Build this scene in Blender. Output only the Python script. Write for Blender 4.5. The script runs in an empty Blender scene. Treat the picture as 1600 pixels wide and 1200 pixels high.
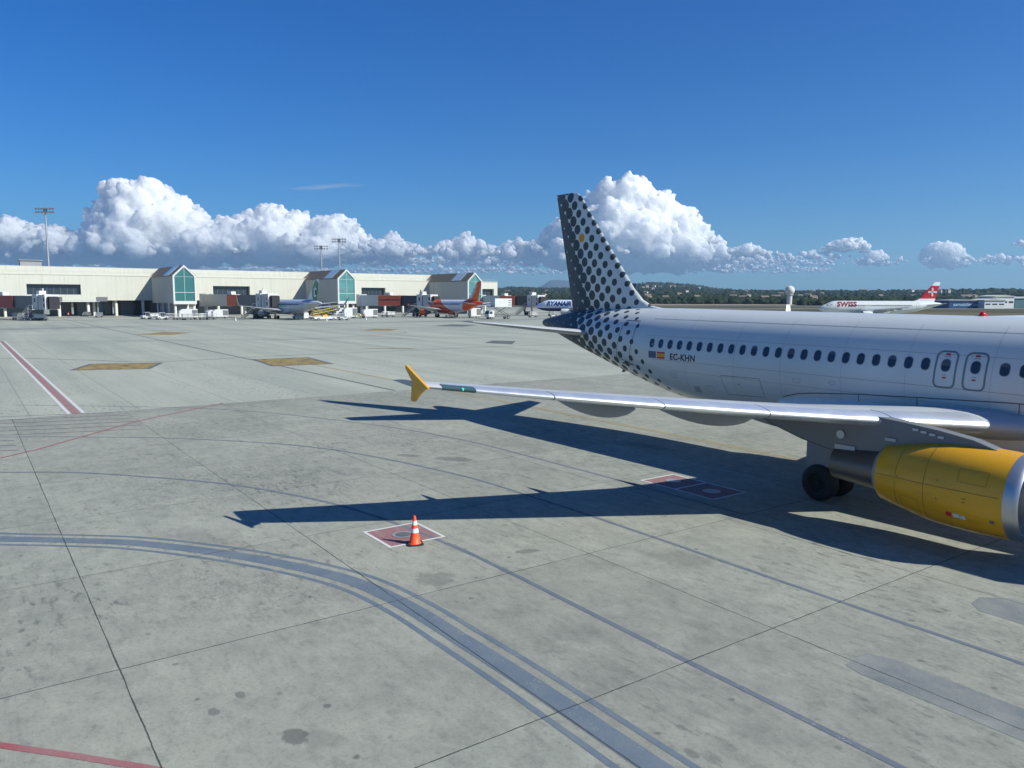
import bpy, bmesh, math, random
import numpy as np
from mathutils import Vector, Matrix, Euler, noise
R = math.radians
S = bpy.context.scene
COL = S.collection
random.seed(7); RNG = np.random.default_rng(7)

# ------------------------------------------------------------------ camera
CAM_F, CAM_PITCH, CAM_ROLL, CAM_H = 1209.97, -6.313, 0.138, 6.3686     # focal length in px of a 1600 px wide frame
camd = bpy.data.cameras.new('camera'); camd.sensor_width = 36; camd.lens = CAM_F/1600*36
camd.clip_start = 0.1; camd.clip_end = 90000
cam = bpy.data.objects.new('camera', camd); COL.objects.link(cam)
_t = R(CAM_PITCH); _r = R(CAM_ROLL)
FWD = Vector((0, math.cos(_t), math.sin(_t))); _u = Vector((0, -math.sin(_t), math.cos(_t))); _x = Vector((1, 0, 0))
RT = _x*math.cos(_r)+_u*math.sin(_r); UP = -_x*math.sin(_r)+_u*math.cos(_r)
cam.matrix_world = Matrix(((RT.x, UP.x, -FWD.x, 0), (RT.y, UP.y, -FWD.y, 0), (RT.z, UP.z, -FWD.z, CAM_H), (0, 0, 0, 1)))
S.camera = cam
# ------------------------------------------------------------------ world, sun, exposure
SUN_AZ, SUN_EL = 156.3, 36.5          # direction in which shadows fall (deg from +x), sun elevation
w = bpy.data.worlds.new('World'); S.world = w; w.use_nodes = True
nt = w.node_tree; nt.nodes.clear()
sky = nt.nodes.new('ShaderNodeTexSky'); sky.sky_type = 'NISHITA'; sky.sun_disc = False
sky.sun_elevation = R(SUN_EL); sky.sun_rotation = R(90-(SUN_AZ-180)); sky.altitude = 0
sky.air_density = 1.0; sky.dust_density = 0.25; sky.ozone_density = 3.2
hs = nt.nodes.new('ShaderNodeHueSaturation'); hs.inputs['Saturation'].default_value = 1.5; hs.inputs['Value'].default_value = 1.0
bg = nt.nodes.new('ShaderNodeBackground'); bg.inputs['Strength'].default_value = 0.060
wo = nt.nodes.new('ShaderNodeOutputWorld')
nt.links.new(sky.outputs[0], hs.inputs['Color']); tn = nt.nodes.new('ShaderNodeMix'); tn.data_type = 'RGBA'; tn.blend_type = 'MULTIPLY'; tn.inputs[0].default_value = 1; tn.inputs[7].default_value = (.44, .90, 1.34, 1)
nt.links.new(hs.outputs[0], tn.inputs[6]); nt.links.new(tn.outputs[2], bg.inputs['Color']); nt.links.new(bg.outputs[0], wo.inputs['Surface'])
sund = bpy.data.lights.new('sun', 'SUN'); sund.energy = 5.0; sund.angle = R(0.5); sund.color = (1.0, 0.985, 0.89)
sun = bpy.data.objects.new('sun', sund); COL.objects.link(sun)
ld = Vector((math.cos(R(SUN_AZ))*math.cos(R(SUN_EL)), math.sin(R(SUN_AZ))*math.cos(R(SUN_EL)), -math.sin(R(SUN_EL))))
sun.rotation_euler = ld.to_track_quat('-Z', 'Y').to_euler(); sun.location = (60, -30, 60)
S.view_settings.view_transform = 'Standard'; S.view_settings.look = 'None'
S.view_settings.exposure = 0.45; S.view_settings.gamma = 1
S.render.film_transparent = False
S.cycles.max_bounces = 6; S.cycles.diffuse_bounces = 3; S.cycles.glossy_bounces = 3; S.cycles.transparent_max_bounces = 4
S.cycles.volume_bounces = 0

# ------------------------------------------------------------------ helpers
def PX(x, y, D):
    """world point seen at photo pixel (x, y) at world depth D along +Y (used to read sizes off the photograph)"""
    d = FWD + RT*((x-800)/CAM_F) + UP*((600-y)/CAM_F)
    return Vector((0, 0, CAM_H)) + d*(D/d.y)
AX, AY, AROT = 23.507, 12.163, R(180-54.65)      # stand frame: x aft along the parked aircraft, y to starboard
def stand(x, y, z=0.0):
    c, s = math.cos(AROT), math.sin(AROT)
    return Vector((AX+c*x-s*y, AY+s*x+c*y, z))
def tag(o, label=None, cat=None, group=None, kind=None):
    if label: o['label'] = label
    if cat: o['category'] = cat
    if group: o['group'] = group
    if kind: o['kind'] = kind
    return o
def empty(name, loc=(0, 0, 0), rz=0.0, ry=0.0):
    o = bpy.data.objects.new(name, None); COL.objects.link(o); o.location = loc
    o.rotation_euler = (0, ry, rz); o.empty_display_size = 0.5
    return o
class MB:
    def __init__(s): s.v = []; s.f = []; s.m = []; s.uv = None
    def add(s, vs, fs, mi=0):
        n = len(s.v); s.v += [tuple(p) for p in vs]; s.f += [tuple(i+n for i in f) for f in fs]; s.m += [mi]*len(fs); return s
    def box(s, c, d, mi=0, rz=0, top=None):
        hx, hy, hz = d[0]/2, d[1]/2, d[2]/2; tx, ty = (hx, hy) if top is None else (top[0]/2, top[1]/2)
        vs = [(-hx, -hy, -hz), (hx, -hy, -hz), (hx, hy, -hz), (-hx, hy, -hz), (-tx, -ty, hz), (tx, -ty, hz), (tx, ty, hz), (-tx, ty, hz)]
        cc, ss = math.cos(rz), math.sin(rz)
        vs = [(c[0]+x*cc-y*ss, c[1]+x*ss+y*cc, c[2]+z) for x, y, z in vs]
        return s.add(vs, [(0, 3, 2, 1), (4, 5, 6, 7), (0, 1, 5, 4), (1, 2, 6, 5), (2, 3, 7, 6), (3, 0, 4, 7)], mi)
    def b2(s, a, b, mi=0):
        return s.box([(a[i]+b[i])/2 for i in range(3)], [abs(b[i]-a[i]) for i in range(3)], mi)
    def tube(s, a, b, r0, r1=None, n=10, mi=0, caps=True):
        a = Vector(a); b = Vector(b); r1 = r0 if r1 is None else r1
        d = (b-a).normalized(); q = Vector((0, 0, 1)) if abs(d.z) < .9 else Vector((1, 0, 0)); u = d.cross(q).normalized(); v = d.cross(u)
        vs = []
        for p, r in ((a, r0), (b, r1)):
            for i in range(n):
                t = 2*math.pi*i/n; vs.append(p+u*(r*math.cos(t))+v*(r*math.sin(t)))
        fs = [(i, (i+1) % n, n+(i+1) % n, n+i) for i in range(n)]
        if caps: fs += [tuple(range(n))[::-1], tuple(range(n, 2*n))]
        return s.add(vs, fs, mi)
    def loft(s, rings, mi=0, closed=True, caps=True):
        n = len(rings[0]); vs = [p for r in rings for p in r]; fs = []
        for k in range(len(rings)-1):
            for i in range(n if closed else n-1):
                j = (i+1) % n; fs.append((k*n+i, k*n+j, (k+1)*n+j, (k+1)*n+i))
        if caps: fs += [tuple(range(n))[::-1], tuple(range((len(rings)-1)*n, len(rings)*n))]
        return s.add(vs, fs, mi)
    def prism(s, poly, y0, y1, mi=0, axes='xz'):
        n = len(poly)
        if axes == 'xz': vs = [(p[0], y0, p[1]) for p in poly]+[(p[0], y1, p[1]) for p in poly]
        elif axes == 'yz': vs = [(y0, p[0], p[1]) for p in poly]+[(y1, p[0], p[1]) for p in poly]
        else: vs = [(p[0], p[1], y0) for p in poly]+[(p[0], p[1], y1) for p in poly]
        fs = [tuple(range(n)), tuple(range(n, 2*n))[::-1]]+[(i, n+i, n+(i+1) % n, (i+1) % n) for i in range(n)]
        return s.add(vs, fs, mi)
    def build(s, name, mats, parent=None, smooth=False, bevel=0, recalc=True):
        me = bpy.data.meshes.new(name); me.from_pydata(s.v, [], s.f)
        if not isinstance(mats, (list, tuple)): mats = [mats]
        for m in mats: me.materials.append(m)
        if len(mats) > 1: me.polygons.foreach_set('material_index', s.m)
        if recalc:
            b = bmesh.new(); b.from_mesh(me); bmesh.ops.recalc_face_normals(b, faces=b.faces); b.to_mesh(me); b.free()
        if smooth:
            me.polygons.foreach_set('use_smooth', [True]*len(me.polygons)); me.update()
            try: me.set_sharp_from_angle(angle=R(smooth if smooth is not True else 40))
            except Exception: pass
        o = bpy.data.objects.new(name, me); COL.objects.link(o)
        if parent: o.parent = parent
        if bevel:
            bm = o.modifiers.new('bevel', 'BEVEL'); bm.width = bevel; bm.segments = 2; bm.limit_method = 'ANGLE'
        return o
def copy_tree(o, parent=None):
    c = o.copy(); COL.objects.link(c)
    if parent: c.parent = parent
    for ch in o.children: copy_tree(ch, c)
    return c
# ------------------------------------------------------------------ materials
class N:
    def __init__(s, name):
        s.m = bpy.data.materials.new(name); s.m.use_nodes = True; s.t = s.m.node_tree; s.p = s.t.nodes['Principled BSDF']
    def n(s, typ, **kw):
        o = s.t.nodes.new(typ)
        for k, v in kw.items():
            if k in ('operation', 'blend_type', 'data_type', 'noise_dimensions', 'feature', 'interpolation_type', 'clamp', 'distance', 'normalize'): setattr(o, k, v)
            elif isinstance(k, str) and k.startswith('i'): s.set(o.inputs[int(k[1:])], v)
            else: s.set(o.inputs[k.replace('_', ' ')], v)
        return o
    def set(s, inp, v):
        if hasattr(v, 'outputs'): v = v.outputs[0]
        if isinstance(v, bpy.types.NodeSocket): s.t.links.new(v, inp)
        else: inp.default_value = v
    def math(s, op, a, b=0.0, c=0.0, clamp=False):
        o = s.t.nodes.new('ShaderNodeMath'); o.operation = op; o.use_clamp = clamp
        for i, v in enumerate((a, b, c)): s.set(o.inputs[i], v)
        return o.outputs[0]
    def mix(s, f, a, b, mode='MIX'):
        o = s.t.nodes.new('ShaderNodeMix'); o.data_type = 'RGBA'; o.blend_type = mode
        s.set(o.inputs['Factor'], f); s.set(o.inputs[6], a if not isinstance(a, tuple) else (*a[:3], 1)); s.set(o.inputs[7], b if not isinstance(b, tuple) else (*b[:3], 1))
        return o.outputs[2]
    def step(s, v, a, b, c=0.0, d=1.0):
        o = s.t.nodes.new('ShaderNodeMapRange'); s.set(o.inputs[0], v); s.set(o.inputs[1], a); s.set(o.inputs[2], b); s.set(o.inputs[3], c); s.set(o.inputs[4], d); return o.outputs[0]
    def noise(s, vec, scale, detail=2.0, rough=.5):
        o = s.t.nodes.new('ShaderNodeTexNoise'); s.set(o.inputs['Vector'], vec); o.inputs['Scale'].default_value = scale; o.inputs['Detail'].default_value = detail; o.inputs['Roughness'].default_value = rough
        return o.outputs['Fac']
    def obj(s): return s.t.nodes.new('ShaderNodeTexCoord').outputs['Object']
    def scale(s, vec, k):
        o = s.t.nodes.new('ShaderNodeVectorMath'); o.operation = 'MULTIPLY'; s.set(o.inputs[0], vec); o.inputs[1].default_value = k; return o.outputs[0]
    def sep(s, vec):
        o = s.t.nodes.new('ShaderNodeSeparateXYZ'); s.set(o.inputs[0], vec); return o.outputs
    def base(s, v): s.set(s.p.inputs['Base Color'], v if not isinstance(v, tuple) else (*v[:3], 1))
    def bump(s, h, strength=.3, dist=.02):
        o = s.t.nodes.new('ShaderNodeBump'); o.inputs['Strength'].default_value = strength; o.inputs['Distance'].default_value = dist; s.set(o.inputs['Height'], h)
        s.t.links.new(o.outputs[0], s.p.inputs['Normal'])
def mat(name, col, rough=.5, metal=0.0, var=.12, vs=1.2, coat=0.0, spec=.5, bump=0):
    n = N(name); v = n.noise(n.obj(), vs, 5, .6)
    a = tuple(c*(1-var) for c in col); b = tuple(min(c*(1+var), 1) for c in col)
    n.base(n.mix(v, a, b)); n.p.inputs['Metallic'].default_value = metal
    n.set(n.p.inputs['Roughness'], n.step(v, .3, .7, max(rough-.06, .02), min(rough+.06, 1)))
    n.p.inputs['Coat Weight'].default_value = coat; n.p.inputs['Specular IOR Level'].default_value = spec
    if bump: n.bump(n.noise(n.obj(), vs*12, 4), bump, .02)
    return n.m
WHITE = mat('white_paint', (.62, .65, .62), .28, var=.03, vs=.6, coat=.3)
WHITE_M = mat('white_vehicle_paint', (.56, .57, .56), .4, var=.1)
GREYP = mat('grey_wing_paint', (.42, .44, .45), .4, var=.08, vs=.8)
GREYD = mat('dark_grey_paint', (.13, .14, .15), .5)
MIDG = mat('mid_grey_paint', (.27, .28, .29), .45)
SILVER = mat('polished_aluminium', (.88, .90, .90), .36, metal=.75, var=.04, vs=1.5)
LIPM = mat('bare_metal_lip', (.50, .51, .52), .42, metal=.9, var=.05)
STEEL = mat('galvanised_steel', (.45, .46, .46), .45, metal=.7)
CORE = mat('heat_stained_titanium', (.16, .155, .15), .42, metal=.8, vs=3)
BLACK = mat('black_rubber', (.018, .018, .02), .75)
GLASS = mat('dark_window_glass', (.025, .035, .045), .08, spec=.8)
def cowl_mat():
    n = N('yellow_paint'); co = n.obj(); st = n.noise(n.scale(co, (.5, 2.5, 2.5)), 1.6, 6, .7); g = n.noise(co, 22, 4, .7); bl = n.noise(co, .8, 4, .6); c = n.mix(bl, (.66, .315, .006), (.76, .385, .010))
    c = n.mix(n.math('MULTIPLY', n.step(st, .50, .72), .42), c, (.36, .19, .02)); c = n.mix(n.math('MULTIPLY', n.step(g, .66, .78), .35), c, (.20, .12, .03)); n.base(c)
    n.set(n.p.inputs['Roughness'], n.step(st, .35, .7, .28, .5)); n.p.inputs['Coat Weight'].default_value = .2; return n.m
YELLOW = cowl_mat()
ORANGE = mat('orange_paint', (.85, .14, .015), .4, var=.05)
ADOR = mat('orange_red_panel', (.75, .13, .05), .5, var=.05)
RED = mat('red_paint', (.55, .02, .025), .4)
DRED = mat('dull_red_panel', (.30, .03, .03), .5)
REDP = mat('red_ground_paint', (.34, .10, .11), .8, vs=4, var=.35)
BLUE = mat('blue_paint', (.02, .06, .22), .4)
NAVY = mat('navy_paint', (.012, .022, .05), .45)
GREEN = mat('green_paint', (.0, .26, .13), .4)
LIME = mat('hi_vis_yellow', (.70, .75, .05), .6)
SKIN = mat('skin_tone', (.45, .28, .2), .6)
def wall_mat():
    n = N('cream_concrete_wall'); co = n.obj(); st = n.noise(n.scale(co, (1.3, 1.3, .07)), 1.0, 6, .7); bl = n.noise(co, .18, 5, .65); c = n.mix(bl, (.50, .50, .43), (.57, .568, .495))
    c = n.mix(n.math('MULTIPLY', n.step(st, .5, .72), .45), c, (.40, .395, .34)); q = n.math('ADD', n.math('MULTIPLY', n.sep(co)[0], .804), n.math('MULTIPLY', n.sep(co)[1], .595)); fr = n.math('FRACT', n.math('DIVIDE', q, 6.3))
    c = n.mix(n.math('MULTIPLY', n.step(n.math('ABSOLUTE', n.math('SUBTRACT', fr, .5)), .012, .006), .28), c, (.25, .25, .22)); n.base(c); n.p.inputs['Roughness'].default_value = .9; n.p.inputs['Specular IOR Level'].default_value = .2; return n.m
CONCL = wall_mat()
CONCP = mat('pillar_concrete', (.62, .61, .56), .85, vs=1)
ROOF = mat('brown_roof_sheeting', (.17, .145, .10), .7, vs=1)
LIGHTGL = mat('skylight_glass', (.45, .58, .62), .15, spec=.8)
PAINTW = mat('white_ground_paint', (.62, .62, .60), .8, vs=5, var=.25)
TEAL = mat('grey_teal_paint', (.16, .2, .21), .5)
def lerp(x, xs, ys): return float(np.interp(x, xs, ys))

# ------------------------------------------------------------------ apron
K = .88       # overall reflectance of the weathered concrete
def joint_mask(n, co):
    X, Y, _ = n.sep(co)
    def grid(v, o, s):
        q = n.math('DIVIDE', n.math('SUBTRACT', v, o), s); fl = n.math('FLOOR', n.math('ADD', q, .5)); return n.math('MULTIPLY', n.math('ABSOLUTE', n.math('SUBTRACT', q, fl)), s), n.math('FLOOR', q)
    ww = n.math('ADD', n.math('MULTIPLY', n.math('SUBTRACT', n.noise(co, 1.2, 4, .65), .5), .035), n.math('MULTIPLY', n.math('SUBTRACT', n.noise(co, 9, 3, .7), .5), .014))
    dx, ix = grid(n.math('ADD', X, ww), 12.53, 5.43); dy, iy = grid(n.math('ADD', Y, ww), 8.37, 5.33)
    zone2 = n.step(n.math('ADD', X, ww), 51.78, 51.82)
    jw = n.step(n.noise(co, .8, 4, .7), .3, .7, .003, .014)
    j1 = n.step(n.math('SUBTRACT', n.math('MINIMUM', dx, dy), jw), .006, 0.0); return n.math('MULTIPLY', j1, n.math('SUBTRACT', 1.0, zone2)), zone2, ix, iy, ww, grid, X, Y
def apron_mat():
    n = N('apron_concrete'); co = n.obj(); j1, zone2, ix, iy, ww, grid, X, Y = joint_mask(n, co)
    # slabs: per-slab tone
    cid = n.t.nodes.new('ShaderNodeCombineXYZ'); n.set(cid.inputs[0], ix); n.set(cid.inputs[1], iy)
    wn = n.t.nodes.new('ShaderNodeTexWhiteNoise'); wn.noise_dimensions = '2D'; n.set(wn.inputs['Vector'], cid)
    tone = n.step(wn.outputs[0], 0, 1, .91, 1.07)
    big = n.noise(co, .09, 4, .6); mid = n.noise(co, .7, 6, .7); fine = n.noise(co, 13, 5, .75); grit = n.noise(co, 55, 3, .7)
    base = n.mix(n.step(big, .3, .7), (.238, .250, .213), (.338, .347, .288))
    base = n.mix(n.step(mid, .35, .65), base, n.mix(.5, base, (.43, .438, .357)))
    base = n.mix(zone2, base, n.mix(n.step(n.noise(n.scale(co, (.02, .25, 1)), 1, 5, .6), .35, .65), (.345, .370, .312), (.45, .468, .385)))
    tn = n.t.nodes.new('ShaderNodeCombineColor')
    for i in range(3): n.set(tn.inputs[i], tone)
    base = n.mix(n.math('SUBTRACT', 1.0, n.math('MULTIPLY', zone2, .75)), base, tn.outputs[0], 'MULTIPLY')
    base = n.mix(n.math('MULTIPLY', n.step(fine, .50, .70), .5), base, (.15, .155, .15))
    base = n.mix(n.math('MULTIPLY', n.step(grit, .6, .8), .4), base, (.52, .52, .48))
    base = n.mix(n.math('MULTIPLY', n.step(grit, .42, .25), .35), base, (.10, .10, .10))
    mo = n.noise(n.scale(co, (1, 1.5, 1)), 1.9, 9, .78); near_ = n.math('SUBTRACT', 1.0, n.math('MULTIPLY', zone2, .7))
    base = n.mix(n.math('MULTIPLY', n.math('MULTIPLY', n.step(mo, .50, .64), near_), .36), base, (.12, .125, .115)); base = n.mix(n.math('MULTIPLY', n.math('MULTIPLY', n.step(mo, .46, .34), near_), .30), base, (.47, .475, .41))
    # scattered oil and rubber spots: smeared blotches gathered in dirty areas
    area = n.step(n.noise(co, .16, 4, .65), .44, .66)
    sm = n.noise(n.scale(co, (1.7, 4.2, 1)), 1.1, 7, .72)
    base = n.mix(n.math('MULTIPLY', n.math('MULTIPLY', n.step(sm, .54, .62), area), .72), base, (.085, .09, .088))
    vo = n.t.nodes.new('ShaderNodeTexVoronoi'); n.set(vo.inputs['Vector'], n.mix(.12, co, n.t.nodes.new('ShaderNodeTexNoise').outputs['Color'])); vo.inputs['Scale'].default_value = 2.1
    vr = n.sep(vo.outputs['Color'])
    dot = n.math('MULTIPLY', n.step(n.math('ADD', vo.outputs['Distance'], n.math('MULTIPLY', n.noise(co, 6, 4, .7), .22)), .24, .17), n.step(vr[0], .52, .56))
    base = n.mix(n.math('MULTIPLY', dot, n.step(vr[1], 0, 1, .12, .75)), base, (.09, .09, .085))
    nb = n.math('ADD', n.math('MULTIPLY', n.math('SUBTRACT', n.noise(co, 1.8, 5, .65), .5), 1.5), n.math('MULTIPLY', n.math('SUBTRACT', n.noise(co, 6.5, 5, .7), .5), 1.6)); mott = n.noise(co, 7, 4, .75)
    def ell(x, y, rx, ry, rot, soft=.12):
        u_ = n.math('SUBTRACT', X, x); v_ = n.math('SUBTRACT', Y, y); c_, s_ = math.cos(rot), math.sin(rot)
        p_ = n.math('DIVIDE', n.math('ADD', n.math('MULTIPLY', u_, c_), n.math('MULTIPLY', v_, s_)), rx); q_ = n.math('DIVIDE', n.math('SUBTRACT', n.math('MULTIPLY', v_, c_), n.math('MULTIPLY', u_, s_)), ry)
        d_ = n.math('SQRT', n.math('ADD', n.math('MULTIPLY', p_, p_), n.math('MULTIPLY', q_, q_))); return n.step(n.math('ADD', d_, nb), 1+soft, 1-soft)
    for (x, y, rx, ry, rot, amt, soft) in ((18.6, 17.76, .46, .38, 0, .42, .15), (18.95, 14.85, .34, .15, 1.2, .55, .08), (14.23, 22.6, .22, .16, 0, .68, .12), (13.9, 22.3, .3, .2, .4, .3, .3), (14.75, 21.9, .08, .06, 0, .7, .2),
        (29.7, 10.5, .8, .36, .6, .6, .3), (31.4, 11.7, .5, .22, .6, .5, .3), (15.6, 23.4, .13, .08, 0, .6, .2), (15.9, 22.9, .12, .07, 0, .6, .2), (16.3, 12.1, .9, .5, .3, .35, .4), (15.6, 11.4, .12, .09, 0, .6, .2), (27.6, 2.3, 1.2, .5, .2, .45, .4), (10.6, 18.2, .14, .08, 0, .5, .2), (24.8, 21.4, 1.3, .5, .5, .3, .5)):
        base = n.mix(n.math('MULTIPLY', ell(x, y, rx, ry, rot, soft), amt), base, n.mix(mott, (.06, .065, .06), (.15, .155, .145)))
    for (x, y, rx, ry, rot) in ((31.5, 19.5, 5.5, 3.2, .4), (20.2, 21.6, 2.6, 1.5, .5), (29.5, 17.5, 4.0, 2.0, .5), (34, 9.5, 5, 2.5, .2), (9, 11, 2.4, 1.6, 0), (28, 6, 4, 2, 0)):
        dirt = n.math('MULTIPLY', ell(x, y, rx, ry, rot, .5), n.step(n.noise(n.scale(co, (1.6, 3.4, 1)), 3.0, 8, .8), .48, .60)); base = n.mix(n.math('MULTIPLY', n.math('MULTIPLY', dirt, n.step(n.noise(co, .9, 5, .75), .40, .62)), .72), base, (.085, .09, .088))
    # long faint streaks left by brushes and tyres
    st = n.noise(n.scale(co, (.05, 2.6, 1)), 1.0, 5, .7)
    base = n.mix(n.math('MULTIPLY', n.step(st, .58, .72), .22), base, (.12, .125, .125))
    # far tyre bands running along the taxi route
    fy = n.noise(n.scale(co, (.045, .012, 1)), 1.0, 4, .6)
    base = n.mix(n.math('MULTIPLY', n.math('MULTIPLY', n.step(fy, .5, .64), n.step(X, 110, 190)), .55), base, (.16, .17, .17))
    # joints
    dy2, _ = grid(Y, 2.2, 5.33); dx2, _ = grid(X, 51.8, 21.0)
    j2 = n.math('MULTIPLY', n.step(n.math('MINIMUM', dy2, dx2), .07, .03), zone2)
    crack = n.math('MULTIPLY', n.step(n.math('ABSOLUTE', n.math('SUBTRACT', n.math('ADD', Y, n.math('MULTIPLY', ww, 4)), 2.0)), .16, .09), zone2)
    base = n.mix(n.math('MULTIPLY', n.math('MULTIPLY', j1, .9), n.step(grit, .2, .6, .8, 1)), base, (.035, .04, .042))
    base = n.mix(n.math('MULTIPLY', j2, .32), base, (.12, .13, .13))
    base = n.mix(n.math('MULTIPLY', crack, .8), base, (.06, .065, .07))
    edge = n.step(n.math('ABSOLUTE', n.math('SUBTRACT', X, 51.8)), .10, .06)
    base = n.mix(n.math('MULTIPLY', edge, .5), base, (.50, .50, .46))
    kk = n.t.nodes.new('ShaderNodeCombineColor'); [n.set(kk.inputs[i], K) for i in range(3)]
    base = n.mix(1.0, base, kk.outputs[0], 'MULTIPLY')
    n.base(base); n.p.inputs['Roughness'].default_value = .9; n.p.inputs['Specular IOR Level'].default_value = .25
    h = n.math('ADD', n.math('MULTIPLY', fine, .6), n.math('MULTIPLY', grit, .4))
    h = n.math('SUBTRACT', h, n.math('MULTIPLY', j1, 1.5)); n.bump(h, .35, .006)
    return n.m
def sheet(name, poly, m, z, kind='structure', world=False):
    b = MB(); b.add([(p[0], p[1], z) for p in poly], [tuple(range(len(poly)))])
    o = b.build(name, m)
    if not world: o.location = (AX, AY, 0); o.rotation_euler = (0, 0, AROT)
    tag(o, kind=kind); return o
APRON = apron_mat()
sheet('apron', [(-120, -300), (560, -300), (560, 520), (-120, 520)], APRON, 0.0)
def field_mat():
    n = N('airfield_grass'); co = n.obj(); a = n.noise(n.scale(co, (.004, .016, 1)), 1, 5, .6); b = n.noise(co, .12, 5, .7)
    c = n.mix(n.step(a, .42, .58), (.045, .055, .028), (.17, .135, .085)); c = n.mix(n.math('MULTIPLY', b, .6), c, (.07, .08, .045))
    n.base(c); n.p.inputs['Roughness'].default_value = 1; n.p.inputs['Specular IOR Level'].default_value = .1; return n.m
FIELD = field_mat()
fb = MB(); ring = [(15500*math.cos(2*math.pi*i/64), 15500*math.sin(2*math.pi*i/64), -0.06) for i in range(64)]
fb.add(ring, [tuple(range(64))]); tag(fb.build('grass_field', FIELD), kind='structure')
ASPH = mat('taxiway_asphalt', (.20, .20, .19), .9, vs=.05)
def strip_w(name, p0, p1, wdt, m, z):
    a = Vector(p0); b = Vector(p1); d = (b-a).normalized(); q = Vector((-d.y, d.x))*wdt/2
    return sheet(name, [a-q, b-q, b+q, a+q], m, z, world=True)
# ------------------------------------------------------------------ painted markings
def worn(name, col, under=(.33, .335, .30), wear=.5, sc=3.0, thin=.14):
    """paint rubbed thin: patches of bare concrete, grit and the slab joints show through it"""
    n = N(name); co = n.obj(); a = n.noise(co, sc, 6, .75); g = n.noise(co, 40, 3, .7); m_ = n.noise(co, .9, 5, .7); j1 = joint_mask(n, co)[0]
    f = n.step(n.math('ADD', n.math('MULTIPLY', a, .7), n.math('MULTIPLY', g, .3)), wear-.02, wear+.10)
    f = n.math('MAXIMUM', f, n.math('MULTIPLY', n.step(n.math('ADD', m_, n.math('MULTIPLY', g, .5)), .5, .95), thin*2.2))
    c = n.mix(g, tuple(v*.78*K for v in col), tuple(v*1.2*K for v in col)); c = n.mix(f, c, tuple(v*K for v in under)); c = n.mix(n.math('MULTIPLY', j1, .9), c, (.03, .034, .036))
    n.base(c); n.p.inputs['Roughness'].default_value = .85; n.p.inputs['Specular IOR Level'].default_value = .25; return n.m
BLUEG = worn('worn_blue_grey_paint', (.105, .150, .205), wear=.565)
BLUEG2 = worn('faded_blue_grey_paint', (.115, .14, .19), wear=.57)
REDL = worn('red_line_paint', (.33, .085, .10), wear=.57, thin=.2)
YELG = worn('worn_yellow_paint', (.36, .27, .10), wear=.56)
REDG = worn('worn_red_paint', (.33, .155, .16), wear=.56)
REDPAD = worn('worn_red_pad_paint', (.30, .12, .13), wear=.53, sc=5)
WHTG = worn('worn_white_paint', (.70, .71, .68), wear=.62)
DARKG = worn('dark_patch_paint', (.09, .105, .115), wear=.66)
PATCHM = worn('repair_patch_paint', (.13, .155, .17), wear=.56, thin=.35)
def smooth_path(pts, k=8):
    P = [Vector(p) for p in pts]; P = [P[0]*2-P[1]]+P+[P[-1]*2-P[-2]]; out = []
    for i in range(1, len(P)-2):
        for j in range(k):
            t = j/k; a, b, c, d = P[i-1:i+3]
            out.append(.5*((2*b)+(c-a)*t+(2*a-5*b+4*c-d)*t*t+(3*b-a-3*c+d)*t**3))
    out.append(P[-2]); return out
def line(name, pts, wdt, m, z=0.004, off=0.0, smooth=True):
    P = smooth_path(pts) if smooth and len(pts) > 2 else [Vector(p) for p in pts]
    b = MB(); vs = []
    for i, p in enumerate(P):
        d = (P[min(i+1, len(P)-1)]-P[max(i-1, 0)]).normalized(); q = Vector((-d.y, d.x)); c = p+q*off
        vs += [(*(c-q*wdt/2), z), (*(c+q*wdt/2), z)]
    b.add(vs, [(2*i, 2*i+1, 2*i+3, 2*i+2) for i in range(len(P)-1)])
    o = b.build(name, m); o.location = (AX, AY, 0); o.rotation_euler = (0, 0, AROT); tag(o, kind='structure'); return o
CV = [(38, 37), (33, 31.6), (29.6, 27.7), (27.79, 25.73), (26.76, 24.45), (25.5, 23.0), (23.89, 21.7), (22.29, 20.65), (20.58, 19.75), (19.15, 19.24), (17.46, 19.0), (15.57, 18.92), (13.99, 18.87), (12.38, 18.85), (10.66, 18.85), (4, 18.85), (-4, 18.85)]
line('blue_guide_band', CV, .42, BLUEG)
line('blue_guide_line', CV, .12, BLUEG, off=.45); line('blue_guide_line', CV, .12, BLUEG, off=-.45)
line('thin_guide_line', [(46, 38), (40.5, 30), (37.17, 25.4), (35.84, 23.49), (33.95, 21.66), (30.7, 19.18), (27.24, 17.52), (24.36, 16.7), (20.63, 16.22), (18.0, 16.12), (13.64, 16.12), (10.87, 16.1), (8.65, 16.1), (-4, 16.1)], .13, BLUEG2, z=.005)
line('thin_guide_line', [(52, 35), (45.74, 25.1), (43.26, 21.5), (40.27, 18.02), (34.96, 14.06), (27.84, 11.95), (22.66, 11.5), (18.57, 11.4), (15.21, 11.4), (11.33, 11.38), (9.09, 11.35), (-4, 11.35)], .12, BLUEG2, z=.005)
line('thin_guide_line', [(58, 24), (50, 15.0), (42, 10.6), (34, 8.2), (26, 7.7), (18, 7.6)], .10, BLUEG2, z=.005)
line('red_stand_line', [(138.7, 21.65), (52.0, 21.35)], .42, REDG, z=.004, smooth=False)
line('white_stand_line', [(138.7, 22.03), (52.0, 21.70)], .17, WHTG, z=.008, smooth=False); line('white_stand_line', [(138.7, 21.27), (52.0, 21.0)], .17, WHTG, z=.008, smooth=False)
line('yellow_leadin_line', [(75, -1.0), (51.3, -.92), (33.1, -.76), (5, -.4), (-6, -.3)], .10, YELG, z=.005, off=.16, smooth=False)
line('yellow_leadin_line', [(75, -1.0), (51.3, -.92), (33.1, -.76), (5, -.4), (-6, -.3)], .10, YELG, z=.005, off=-.08, smooth=False)
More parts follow.
